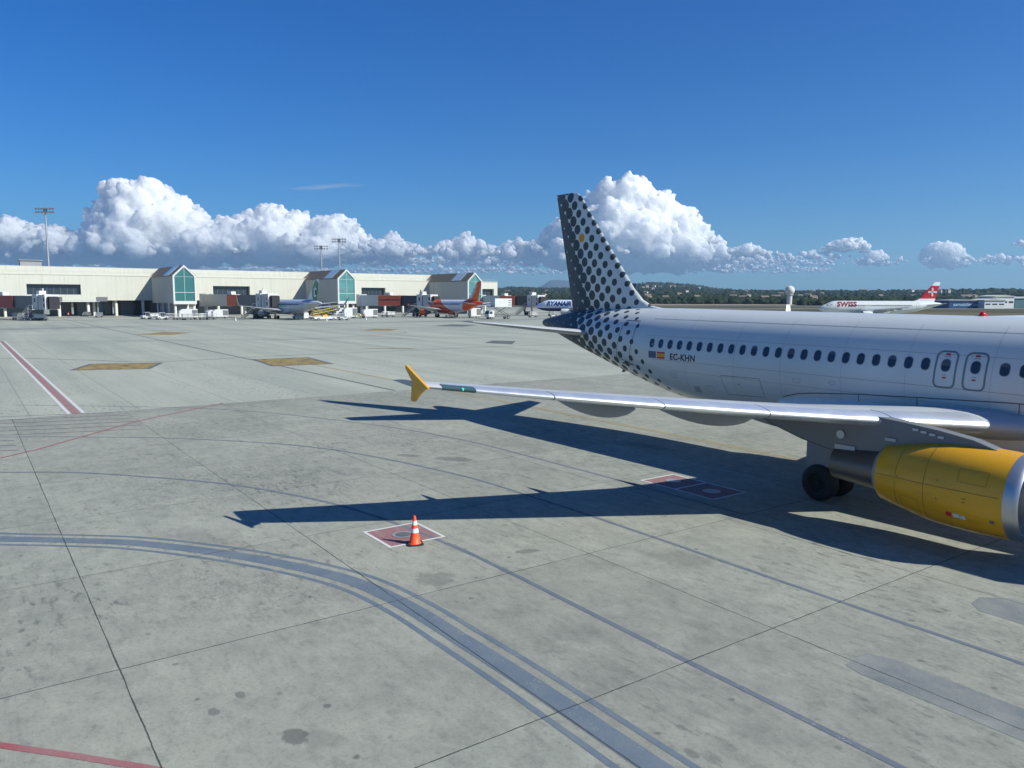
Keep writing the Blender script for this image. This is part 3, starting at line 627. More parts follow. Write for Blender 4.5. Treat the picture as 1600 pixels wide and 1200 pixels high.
# rear service door and panel seams
SEAM = mat('panel_seam_dark_gap', (.10, .11, .12), .7)  # one even dark grey for panel lines and gaps
b = MB(); dpoly = [(29.72, 5.30), (28.80, 5.30), (28.84, 4.4), (29.10, 3.42), (30.05, 3.60), (29.80, 4.4)]
outline_strip(b, dpoly, .028, 1, .006); b.build('service_door', SEAM, hero)
b = MB(); b.add(skinned(rrect(29.3, 3.36, .9, .07, .03, 2), 1, .03), [tuple(range(12))]); b.build('door_sill_plate', GREYD, hero)
def seam(name, pts, wd=.016, closed=False, fn=None, off=.005): b = MB(); outline_strip(b, pts, wd, 1, off, closed, fn=fn); return b.build(name, SEAM, hero)
seam('cargo_door_seam', [(23.75, 3.33), (21.89, 3.36), (21.8, 2.65), (23.55, 2.57)], closed=True)
seam('fairing_seam', [(20.98, 2.78), (20.34, 2.97), (19.51, 3.08), (17.96, 3.21), (15.89, 3.33), (13.41, 3.46), (12.98, 3.47), (10.5, 3.5)], .03, off=.012)
for xx in (17.96, 16.0, 13.1): seam('fairing_joint', [(xx, 3.22+(17.96-xx)*.05), (xx+.02, 2.9+(17.96-xx)*.05)], .022, off=.012)
seam('skin_lap_joint', [(6.5, 5.42), (28, 5.42)], .010); seam('skin_lap_joint', [(6.5, 4.72), (28, 4.72)], .006); seam('skin_lap_joint', [(6.5, 3.18), (26.5, 3.3)], .006); seam('skin_lap_joint', [(6.5, 3.72), (27.5, 3.72)], .008); 
for xx in (25.6, 23.1, 21.0, 18.6, 16.4, 13.9, 12.0, 31.3): seam('skin_butt_joint', [(xx, 2.6 if xx < 30 else 3.3), (xx, 5.6)], .0045)
for (x0, z0, w_, h_) in ((24.4, 2.7, .35, .25), (26.3, 3.1, .28, .2), (20.3, 3.45, .3, .14), (12.2, 3.75, .25, .2), (31.9, 4.9, .3, .2), (27.0, 2.75, .22, .3), (18.9, 3.5, .2, .12)): seam('access_hatch', rrect(x0, z0, w_, h_, .03, 2), .008, closed=True)
b = MB()
for i in range(6): b.add(skinned(rrect(25.15, 2.72-.045*i, .34, .016, .004, 1), 1, .006), [tuple(range(8))])
b.build('vent_louvre', SEAM, hero)
b = MB(); b.add(skinned(rrect(22.9, 3.05, .05, .05, .02, 3), 1, .006), [tuple(range(16))]); b.build('static_port', GREYD, hero)
# registration and flags
def onskin(x0, z0, side=1, off=.008): return lambda u, v: skin(x0-u if side > 0 else x0+u, z0+v, side, off)
lettering('registration_letters', 'EC-KHN', .36, NAVY, hero, onskin(26.42, 3.77), bold=.010, spacing=1.08)
b = MB(); b.add(skinned([(27.70, 3.76), (27.24, 3.76), (27.24, 4.05), (27.70, 4.05)], 1, .007), [(0, 1, 2, 3)]); fl = b.build('european_flag', mat('flag_blue', (.03, .09, .20), .5), hero)
b = MB()
for i in range(12):
    t = 2*math.pi*i/12; b.add(skinned([(27.47+.09*math.cos(t)+.013*math.cos(k*1.2566), 3.905+.09*math.sin(t)+.013*math.sin(k*1.2566)) for k in range(5)], 1, .010), [tuple(range(5))])
b.build('flag_stars', YELLOW, fl)
b = MB(); z = (3.76, 3.83, 3.98, 4.05)
for k, mi in ((0, 0), (1, 1), (2, 0)): b.add(skinned([(27.18, z[k]), (26.72, z[k]), (26.72, z[k+1]), (27.18, z[k+1])], 1, .007), [(0, 1, 2, 3)], mi)
b.build('spanish_flag', [RED, YELLOW], hero)
# engine markings, beacon, antennas, static wicks, wingtip light
def on_cowl(u, v, r=1.145, X0=13.3, side=1):
    t = v/r; return (X0-u, 5.75+(r)*math.cos(t), 1.66+r*math.sin(t))
cow = [o for o in hero.children if o.name.startswith('engine_cowling')]
for en in cow:
    pass
def cowl_seam(pts, wd=.014):
    def fn(X, t):
        r = lerp(X, [11.72, 12.0, 12.4, 12.8, 13.2, 13.7, 14.3, 14.98], [1.055, 1.075, 1.085, 1.085, 1.075, 1.035, .92, .77])+.004; return (X+ESH, 5.75+r*math.cos(t), 1.70+r*math.sin(t))
    b = MB(); outline_strip(b, pts, wd, 1, fn=fn, closed=False, sub=.08); return b
DY = mat('yellow_panel_gap', (.22, .13, .02), .6)
en1 = cow[0]
b = cowl_seam([(13.55, 1.45), (13.55, -1.2)]); b.build('cowl_seam', DY, en1); b = cowl_seam([(11.8, .1), (14.95, .1)]); b.build('cowl_seam', DY, en1)
b = cowl_seam([(14.35, .95), (14.35, .2), (14.25, .12)]); b.build('cowl_seam', DY, en1); b = cowl_seam([(14.35, -.9), (14.35, .0)]); b.build('cowl_seam', DY, en1)
for X0_, t0, wd_, h_, m_ in ((12.75, -.52, .16, .13, WHITE), (12.93, -.52, .13, .13, RED), (12.60, -.54, .12, .12, WHITE), (11.95, -.5, .1, .09, GREYD), (12.55, -.06, .10, .02, DY), (12.55, -.14, .08, .02, DY), (13.2, .03, .03, .5, DY)):
    b = MB(); r = lerp(X0_, [11.72, 12.0, 12.4, 12.8, 13.2, 13.7], [1.055, 1.075, 1.085, 1.085, 1.075, 1.035])+.008
    b.add([(X0_+ESH+a*wd_/2, 5.75+r*math.cos(t0+c*h_/2/r), 1.70+r*math.sin(t0+c*h_/2/r)) for a, c in ((-1, -1), (1, -1), (1, 1), (-1, 1))], [(0, 1, 2, 3)]); b.build('cowl_placard', m_, en1)
for X0_ in (11.95, 12.3, 12.65, 13.0, 13.35, 13.8, 14.2):      # latches along the lower cowl split
    b = MB(); r = lerp(X0_, [11.72, 12.0, 12.4, 12.8, 13.2, 13.7, 14.3], [1.055, 1.075, 1.085, 1.085, 1.075, 1.035, .92])+.007; t0 = -.98
    b.add([(X0_+ESH+a*.05, 5.75+r*math.cos(t0+c*.02), 1.70+r*math.sin(t0+c*.02)) for a, c in ((-1, -1), (1, -1), (1, 1), (-1, 1))], [(0, 1, 2, 3)]); b.build('cowl_latch', DY, en1)
cowl_seam([(12.1, .62), (12.1, .30), (12.75, .30), (12.75, .62), (12.1, .62)], .010).build('cowl_seam', DY, en1); cowl_seam([(13.7, -.35), (13.7, -.75), (14.2, -.75), (14.2, -.35), (13.7, -.35)], .010).build('cowl_seam', DY, en1)
cowl_seam([(11.8, -.98), (14.9, -.98)], .012).build('cowl_seam', DY, en1)
# pylon details: pale access panels
b = MB()
for i in range(4): b.box((13.95-.22*i, 5.955, 2.99-.035*i), (.15, .012, .06))
b.build('vent_grille', WHITE_M, en1)
b = MB(); b.tube((16.05, 5.95, 2.55), (16.05, 5.975, 2.55), .12, .12, 24); b.build('access_panel', WHITE_M, en1)
b = MB(); b.box((15.9, 5.96, 2.15), (.62, .012, .22)); b.build('access_panel', GREYP, en1); b = MB(); b.box((14.6, 5.96, 2.62), (.3, .012, .08)); b.build('access_panel', GREYP, en1)
b = MB(); b.tube((15.1, 0, 5.86), (15.1, 0, 5.90), .13, .13, 20); rings = [[(15.1+.10*math.cos(p_)*math.cos(2*math.pi*i/18), .11*math.cos(p_)*math.sin(2*math.pi*i/18), 5.90+.11*math.sin(p_)) for i in range(18)] for p_ in (0, .4, .8, 1.2, 1.5)]
b.loft(rings); b.build('beacon', mat('red_beacon_glass', (.55, .02, .02), .15), hero, smooth=True)
b = MB(); b.prism([(22.0, 1.80), (22.5, 1.80), (22.55, 1.45), (22.35, 1.45)], -.02, .02); b.prism([(30.9, 2.95), (31.2, 3.0), (31.35, 2.72), (31.2, 2.70)], -.02, .02); b.build('belly_antenna', MIDG, hero)
wgs = [o for o in hero.children if o.name.startswith('wing') and not o.name.startswith('wingtip')]
wg = wgs[0]
b = MB()
for y in (13.0, 14.2, 15.2, 16.0, 16.7): le, z, c, th, inc = wing_sec(y); b.tube((le+c-.02, y, z-c*math.sin(inc)), (le+c+.22, y, z-c*math.sin(inc)-.05), .008, .004, 5)
b.build('static_wick', BLACK, wg)
b = MB(); b.loft([[tuple(a) for a in wing_ring(y, 1, .09, .014)] for y in (15.75, 16.0, 16.3, 16.5)]); b.build('wingtip_light', mat('tinted_lamp_lens', (.05, .10, .11), .08, spec=.9), wg, smooth=50)
b = MB(); le, z, c, th, inc = wing_sec(16.05); b.tube((le-.035, 16.05, z+.01), (le+.0, 16.07, z+.02), .035, .035, 12); b.build('navigation_lamp', mat('green_lamp_glass', (.1, .8, .5), .1), wg)
for y in (5.575, 8.765, 11.365, 13.965):
    b = MB(); b.loft([[tuple(a) for a in wing_ring(yy, 1, .157, .012)] for yy in (y-.012, y+.012)]); b.build('slat_gap', SEAM, wg)
for (x0, x1, y0, y1) in ((.62, .62, 2.2, 16.4), (.80, .80, 6.5, 13.0)):      # spoiler and flap gaps on the upper surface
    b = MB(); rr = []
    for k in range(15):
        yy = y0+(y1-y0)*k/14; th_ = wing_sec(yy)[3]; f_ = lambda x: .048*x*(1-x)+5*th_*(.2969*math.sqrt(x)-.126*x-.3516*x*x+.2843*x**3-.1036*x**4)
        rr.append([wing_pt(yy, x0-.003, f_(x0-.003)+.0012, 1), wing_pt(yy, x0+.003, f_(x0+.003)+.0012, 1)])
    b.loft(rr, closed=False, caps=False); b.build('flap_gap', SEAM, wg)
# fuselage fairing at the tailplane root
b = MB(); b.loft([[(X, s_, 4.6+.30*math.sin(a)*k_) for a in (0,)] for X, s_, k_ in ()] or [[(32.4, 1.1, 4.3), (32.4, 1.2, 4.55), (32.4, 1.1, 4.75)], [(34.5, .75, 4.25), (34.5, .98, 4.6), (34.5, .78, 5.0)], [(35.9, .45, 4.4), (35.9, .62, 4.65), (35.9, .45, 5.0)]], closed=False, caps=False)
b.build('tailplane_fairing', WHITE, hero, smooth=True)
# --- aircraft further away
def two_tone(name, col_a, col_b, cond, rough=.3):
    n = N(name); X, Y, Z = n.sep(n.obj()); f = cond(n, X, Y, Z); n.base(n.mix(f, col_a, col_b)); n.p.inputs['Roughness'].default_value = rough; n.p.inputs['Coat Weight'].default_value = .2; return n.m
def put(px, py_unused, D, Xlocal, heading):
    """airliner root so that its station Xlocal stands at photo column px, depth D; heading = direction (deg) of the nose"""
    g = PX(px, 480, D); a = R(heading); d = Vector((math.cos(a), math.sin(a), 0)); r_ = Vector((g.x, g.y, 0))+d*Xlocal; return (r_.x, r_.y, 0), a+math.pi
swissm = two_tone('red_tail_white_tip', (.78, .79, .8), (.55, .012, .02), lambda n, X, Y, Z: n.math('MULTIPLY', n.step(Z, 10.55, 10.6, 1, 0), n.step(Z, 6.55, 6.6)))
loc, rz = put(1467, 0, 243, 36.6, 176)
sw = airliner('white airliner with a red tail and white cross, taxiing beyond the foreground aircraft', loc, rz, 'parked airliners', dict(body=WHITE, fin=swissm, tip=WHITE, engine=WHITE, belly=WHITE), faces=(-1, 1))
lettering('airline_lettering', 'SWISS', 2.15, mat('dark_red_lettering', (.20, .008, .03), .4), sw, lambda u, v: skin(4.9+u, 4.1+v*.95, -1, .03), bold=.10, shear=.22, spacing=1.05, cut=.3)
b = MB()
for s in (-1, 1):
    for (x0, x1, z0, z1) in ((34.0, 34.55, 7.3, 9.9), (33.0, 35.6, 8.35, 8.9)): b.add([(x0, s*.24, z0), (x1, s*.24, z0), (x1, s*.24, z1), (x0, s*.24, z1)], [(0, 1, 2, 3)])
    b.add([(34.56, s*.23, 8.36), (35.5, s*.23, 8.36)][:0], [])
b.build('tail_cross', WHITE, sw)
# orange-tailed one at the pier
ejb = two_tone('white_and_orange_livery', (.66, .68, .70), (.72, .09, .012), lambda n, X, Y, Z: n.math('MAXIMUM', n.step(n.math('ADD', X, n.math('MULTIPLY', Z, -.35)), 27.6, 27.7), n.math('MULTIPLY', n.step(n.math('ADD', X, n.math('MULTIPLY', Z, 2.0)), 27.0, 26.9), n.step(n.math('ADD', X, n.math('MULTIPLY', Z, 1.0)), 14, 14.1))))
loc, rz = put(751, 0, 246, 36.3, 130)
ej = airliner('white and orange airliner with a tall orange tail, parked at the far pier', loc, rz, 'parked airliners', dict(body=ejb, fin=ORANGE, tip=ORANGE, engine=ORANGE, belly=ejb, tailplane=WHITE_M), faces=(-1,))
def on_fin(x0, z0, ang, s=-1, y=.33):
    c_, s_ = math.cos(R(ang)), math.sin(R(ang)); return lambda u, v: (x0+u*c_-v*s_, s*y*max(.4, (12.5-(z0+u*s_+v*c_))/6), z0+u*s_+v*c_)
lettering('tail_lettering', 'easyJet', 1.75, WHITE, ej, on_fin(31.8, 6.15, 56), bold=.08, cut=.3)
lettering('airline_lettering', 'easyJet', 1.9, WHITE, ej, lambda u, v: skin(7.5+u, 4.2+v*.9, -1, .03), bold=.04, cut=.3)
# green-tailed one with winglets
trb = two_tone('silver_blue_livery', (.52, .55, .58), (.42, .50, .60), lambda n, X, Y, Z: n.step(n.math('ADD', Z, n.math('MULTIPLY', X, -.01)), 4.9, 5.3), .35)
trf = two_tone('green_disc_tail', (.72, .75, .75), (.0, .22, .11), lambda n, X, Y, Z: n.step(n.math('SQRT', n.math('ADD', n.math('POWER', n.math('SUBTRACT', X, 34.8), 2), n.math('MULTIPLY', n.math('POWER', n.math('SUBTRACT', Z, 8.1), 2), .42))), 2.15, 2.1))
loc, rz = put(500, 0, 221, 36.8, 133)
tr = airliner('silver grey airliner with a green and white tail and upturned winglets, parked at the pier', loc, rz, 'parked airliners', dict(body=trb, fin=trf, tip=GREYP, engine=MIDG, belly=trb), faces=(-1,), winglet=True)
lettering('tail_lettering', 't', 5.4, WHITE, tr, on_fin(33.6, 6.7, 0, y=.45), bold=.06, shear=.15, cut=.5)
lettering('airline_lettering', 'transavia', 2.2, mat('pale_green_lettering', (.10, .42, .27), .4), tr, lambda u, v: skin(12.5+u, 3.7+v*.9, -1, .03), bold=.03, cut=.3)
ryb = two_tone('white_and_navy_livery', (.60, .68, .78), (.012, .03, .11), lambda n, X, Y, Z: n.math('MAXIMUM', n.step(Z, 3.0, 2.95), n.step(n.math('ADD', X, n.math('MULTIPLY', Z, -.5)), 27.9, 28.0)))
loc, rz = put(853, 0, 283, 3.8, 161)
ry = airliner('white airliner with big blue lettering on its side, half hidden behind the dotted tail', loc, rz, 'parked airliners', dict(body=ryb, fin=NAVY, tip=WHITE, engine=WHITE, belly=NAVY), faces=(-1,), winglet=True)
lettering('airline_lettering', 'RYANAIR', 2.5, mat('navy_lettering', (.01, .04, .15), .4), ry, lambda u, v: skin(4.6+u*.86, 3.75+v*.9, -1, .03), bold=.10, shear=.2, cut=.3)
hdg = R(212)+math.pi; tipw = PX(1238, 480, 65); sc_ = .9
off_ = Matrix.Rotation(hdg, 3, 'Z') @ Vector((22.2*sc_, 17.35*sc_, 0))
hd = airliner('white airliner hidden behind the foreground fuselage, only its upturned winglet showing', (tipw.x-off_.x, tipw.y-off_.y, 0), hdg, 'parked airliners', dict(body=WHITE, fin=WHITE, tip=WHITE, engine=WHITE, belly=WHITE), faces=(1,), winglet=True)
hd.scale = (sc_, sc_, sc_)

t = empty('shadow_platform', hero.matrix_world @ Vector((0, 0, 0)) if False else (AX, AY, 0), AROT); tag(t, 'unseen raised white platform added for its shadow, beside the forward door of the foreground airliner', 'shadow caster')  # out of frame, added to throw the shadow beside the engine; form guessed
b = MB(); b.b2((4.5, 2.1, 3.1), (6.9, 3.42, 5.75)); b.build('box_body', WHITE_M, t, bevel=.04)
b = MB(); b.b2((4.3, 2.2, .6), (7.2, 3.4, .95)); b.b2((4.5, 2.1, 2.95), (6.9, 3.42, 3.1))
for s_ in (2.35, 3.2): b.tube((4.6, s_, .95), (6.8, s_, 2.95), .07, n=6); b.tube((6.8, s_, .95), (4.6, s_, 2.95), .07, n=6)
b.build('scissor_lift', GREYD, t)
for xx in (4.9, 6.6):
    for yy in (2.35, 3.3): wheel('wheel', xx, yy, .38, .26, .38, t)
# ------------------------------------------------------------------ pier (terminal arm) in its own frame: s along, o outward
PD = R(36.5); PDV = Vector((math.cos(PD), math.sin(PD), 0)); PNV = Vector((math.sin(PD), -math.cos(PD), 0))
PB = Vector((-105.83, 252, 0)) - PNV*31
def pier(s, o, z=0.0): p = PB+PDV*s+PNV*o; p.z = z; return p
def pbox(b, s0, s1, o0, o1, z0, z1, mi=0):
    vs = [pier(s, o, z) for z in (z0, z1) for s, o in ((s0, o0), (s1, o0), (s1, o1), (s0, o1))]
    b.add(vs, [(0, 3, 2, 1), (4, 5, 6, 7), (0, 1, 5, 4), (1, 2, 6, 5), (2, 3, 7, 6), (3, 0, 4, 7)], mi)
T = empty('terminal_pier', pier(0, 0)); tag(T, 'long cream concrete airport pier on pillars with gabled glass fronts', 'building')
def tb(b, name, m, parent=None, smooth=False):
    o = b.build(name, m, None, smooth); par = parent or T; o.parent = par; o.matrix_parent_inverse = Matrix.Translation(-T.location) if par is T else Matrix.Identity(4)
    if par is not T: o.parent = par; o.matrix_parent_inverse = Matrix.Identity(4)
    return o
S0, S1 = -78.0, 146.0
BL = [0.0, 56.3, 112.6]; WIN = [(-41, -25.5), (17.5, 31.0), (77.0, 88.0)]
# wall with recessed window bands: built from pieces round each opening
def wall_piece(b, s0, s1, z0=5.35, z1=13.7): pbox(b, s0, s1, -.5, 0, z0, z1)
b = MB(); cur = S0
for (a, c) in WIN+[(134.5, 144.0)]:
    wall_piece(b, cur, a); pbox(b, a, c, -.5, 0, 5.35, 7.25); pbox(b, a, c, -.5, 0, 10.65, 13.7); cur = c
wall_piece(b, cur, S1)
pbox(b, S1-.5, S1, -22, -.5, 5.35, 13.7); pbox(b, S0, S1, -22, -.5, 5.35, 5.7); pbox(b, S0, S1-.5, -22, -.5, 13.3, 13.68)
tb(b, 'wall', CONCL)
b = MB(); poly = [(S0, 13.69), (134.0, 13.69), (134.0, 14.6), (131.6, 16.55), (S0, 16.55)]
vs = [pier(s, o, z) for o in (-3.2, -20) for s, z in poly]; n = 5
b.add(vs, [tuple(range(n)), tuple(range(n, 2*n))[::-1]]+[(i, n+i, n+(i+1) % n, (i+1) % n) for i in range(n)]); tb(b, 'upper_storey', CONCL)
b = MB(); pbox(b, S0, S1, -.7, .12, 13.7, 13.98); tb(b, 'parapet_coping', CONCL)
for (a, c) in WIN+[(134.5, 144.0)]:
    b = MB(); k = max(2, int((c-a)/1.8)); pbox(b, a, c, -1.6, -1.5, 7.25, 10.65); w1 = tb(b, 'window_band', GLASS)
    b = MB()
    for i in range(1, k): pbox(b, a+(c-a)*i/k-.05, a+(c-a)*i/k+.05, -1.5, -1.38, 7.25, 10.65)
    tb(b, 'mullion', GREYD, w1)
    b = MB(); pbox(b, a-.0, a+.02, -1.5, -.5, 7.25, 10.65); pbox(b, c-.02, c, -1.5, -.5, 7.25, 10.65); pbox(b, a, c, -1.5, -.5, 7.23, 7.25); pbox(b, a, c, -1.5, -.5, 10.63, 10.65); tb(b, 'window_reveal', CONCL, w1)
# roof railings and plant
b = MB()
for i in range(int((S1-S0)/2.2)): s = S0+i*2.2; pbox(b, s, s+.06, -.35, -.29, 13.98, 15.0)
pbox(b, S0, S1, -.35, -.29, 14.95, 15.02); pbox(b, S0, S1, -.35, -.29, 14.5, 14.55); tb(b, 'roof_railing', STEEL)
b = MB(); pbox(b, -42, -36, -9, -4, 16.55, 18.3); pbox(b, -42.4, -35.6, -9.4, -3.6, 18.3, 18.55); tb(b, 'roof_plant_room', MIDG)
b = MB()
for s, o in ((-55, -1), (-54, -1), (-52.8, -1.2)): pbox(b, s, s+.9, o-.9, o, 13.98, 16.9)
pbox(b, -56, -51, -2.2, -.3, 16.9, 17.3); tb(b, 'roof_equipment', WHITE_M)
# gabled blocks
for k, sb in enumerate(BL):
    W2, L, ZB, ZE, ZA = 3.45, 31.0, 4.5, 13.35, 16.6
    b = MB(); pbox(b, sb-W2, sb+W2, .0, L-.35, ZB, ZE-.02); blk = tb(b, 'gable_block', CONCL)
    b = MB()
    def roofq(o0, o1, side, u0=0.0, u1=1.0, th=.18, lift=0.0):
        a = sb+side*(W2+.25)*(1-u0); c = sb+side*(W2+.25)*(1-u1); za = ZE-.1+(ZA-ZE+.1)*u0+lift; zc = ZE-.1+(ZA-ZE+.1)*u1+lift
        vs = [pier(a, o0, za), pier(a, o1, za), pier(c, o1, zc), pier(c, o0, zc)]; vs += [Vector((v.x, v.y, v.z+th)) for v in vs]
        return vs, [(0, 1, 2, 3), (7, 6, 5, 4), (0, 4, 5, 1), (1, 5, 6, 2), (2, 6, 7, 3), (3, 7, 4, 0)]
    for sd in (-1, 1): b.add(*roofq(-6, L+.1, sd))
    rf = tb(b, 'roof', ROOF, T)
    b = MB(); 
    for sd in (-1, 1): b.add(*roofq(18.5, 25.5, sd, .04, .96, .10, .19))
    tb(b, 'skylight', LIGHTGL, rf)
    b = MB(); pbox(b, sb-W2-.02, sb-W2+.14, 3.8, 4.1, ZB, ZE-.1); tb(b, 'downpipe', MIDG, blk)
    # white gable frame, glass, mullions
    fr = [(-W2-.1, ZB-.25), (W2+.1, ZB-.25), (W2+.1, ZE), (0, ZA+.22), (-W2-.1, ZE)]; ir = [(-W2+.4, ZB+.75), (W2-.4, ZB+.75), (W2-.4, ZE-.15), (0, ZA-.45), (-W2+.4, ZE-.15)]
    vs = [pier(sb+x, o, z) for o in (L-.4, L+.25) for x, z in fr]+[pier(sb+x, o, z) for o in (L-.4, L+.25) for x, z in ir]; fs = []
    for i in range(5):
        j = (i+1) % 5; fs += [(i, j, 10+j, 10+i), (5+i, 15+i, 15+j, 5+j), (i, 5+i, 5+j, j), (10+i, 10+j, 15+j, 15+i)]
    b = MB(); b.add(vs, fs); gf = tb(b, 'gable_frame', WHITE_M, blk)
    b = MB(); b.add([pier(sb+x, L-.02, z) for x, z in ir], [tuple(range(5))]); gl = N('gable_glass_%d' % k); z_ = gl.sep(gl.obj())[2]
    f_ = gl.noise(gl.scale(gl.obj(), (.2, .2, .45)), 1.0, 3, .5); gl.base(gl.mix(f_, (.03, .12, .12), (.13, .33, .31) if k else (.04, .15, .15))); gl.p.inputs['Roughness'].default_value = .08; gl.p.inputs['Specular IOR Level'].default_value = .9
    tb(b, 'gable_glazing', gl.m, blk)
    b = MB(); pbox(b, sb-.05, sb+.05, L, L+.1, ZB+.75, ZA-.6); 
    for zz in (8.0,): pbox(b, sb-W2+.4, sb+W2-.4, L, L+.1, zz-.08, zz+.08)
    pbox(b, sb-W2+.4, sb+W2-.4, L, L+.08, ZE-.35, ZE-.27); tb(b, 'glazing_bar', WHITE_M, blk)
    for o in (L-1.0, L-9, L-17, L-25):
        for sx in (-W2+.6, W2-.6):
            b = MB(); q = pier(sb+sx, o); b.tube((q.x, q.y, 0), (q.x, q.y, ZB), .42, .42, 14); tb(b, 'pillar', CONCP, smooth=True)
    b = MB(); pbox(b, sb-W2+1.0, sb+W2-1.0, 2, L-8, 0, ZB); tb(b, 'stair_core', MIDG)
for i in range(26):
    s = S0+3+i*8.6
    if any(abs(s-x) < 4 for x in BL): continue
    b = MB(); q = pier(s, -1.6); b.tube((q.x, q.y, 0), (q.x, q.y, 5.35), .5, .5, 14); tb(b, 'pillar', CONCP, smooth=True)
    if i % 3 == 0: b = MB(); q = pier(s+2.2, -4.5); b.tube((q.x, q.y, 0), (q.x, q.y, 5.35), .45, .45, 12); tb(b, 'pillar', CONCP, smooth=True)
    b = MB(); q = pier(s+1, -18); b.tube((q.x, q.y, 0), (q.x, q.y, 5.35), .5, .5, 12); tb(b, 'pillar', CONCP, smooth=True)
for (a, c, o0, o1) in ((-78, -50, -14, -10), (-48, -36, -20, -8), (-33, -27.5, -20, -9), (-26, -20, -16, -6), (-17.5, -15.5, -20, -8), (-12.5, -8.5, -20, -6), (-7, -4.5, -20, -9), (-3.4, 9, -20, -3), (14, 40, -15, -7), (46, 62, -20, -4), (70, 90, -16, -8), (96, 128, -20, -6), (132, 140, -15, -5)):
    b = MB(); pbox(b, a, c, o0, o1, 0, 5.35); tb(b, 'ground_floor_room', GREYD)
b = MB(); 
for s in (-34.5, -21.0): pbox(b, s, s+3.4, .02, .18, 5.0, 6.5)
tb(b, 'stand_display', [GREYD])
b = MB()
for (a, c) in ((-35, -20), (20, 44), (74, 96)): pbox(b, a, c, -.6, .1, 4.85, 5.3)
tb(b, 'cable_tray', WHITE_M)
# ------------------------------------------------------------------ floodlight masts
def mast(px, ytop, D, n, label):
    q = PX(px, 480, D); H = PX(px, ytop, D).z; t = empty('floodlight_mast', (q.x, q.y, 0)); tag(t, label, 'floodlight mast', 'floodlight masts above the pier')
    b = MB(); b.tube((0, 0, 0), (0, 0, H), .55, .26, 12); b.build('pole', STEEL, t, smooth=True)
    b = MB(); b.tube((-3.4, 0, H-.1), (3.4, 0, H-.1), .10); b.tube((-3.2, 0, H-1.3), (3.2, 0, H-1.3), .09); b.tube((0, 0, H), (0, 0, H+1.8), .04); b.box((0, 0, H-.8), (1.0, .8, 1.4)); b.build('head_frame', GREYD, t)
    for i in range(n):
        for r_ in (0, 1):
            x = -3.2+6.4*i/(n-1); b = MB(); b.box((x, -.35, H-.35-1.2*r_), (.72, .5, .62), top=(.5, .3)); b.build('lamp_housing', GREYD, t)
mast(80, 325, 292, 7, 'tallest floodlight mast at the left, rising behind the pier roof')
mast(504, 384, 400, 6, 'shorter floodlight mast behind the middle gable of the pier')
mast(532, 373, 392, 6, 'taller floodlight mast standing right behind the middle glass gable')
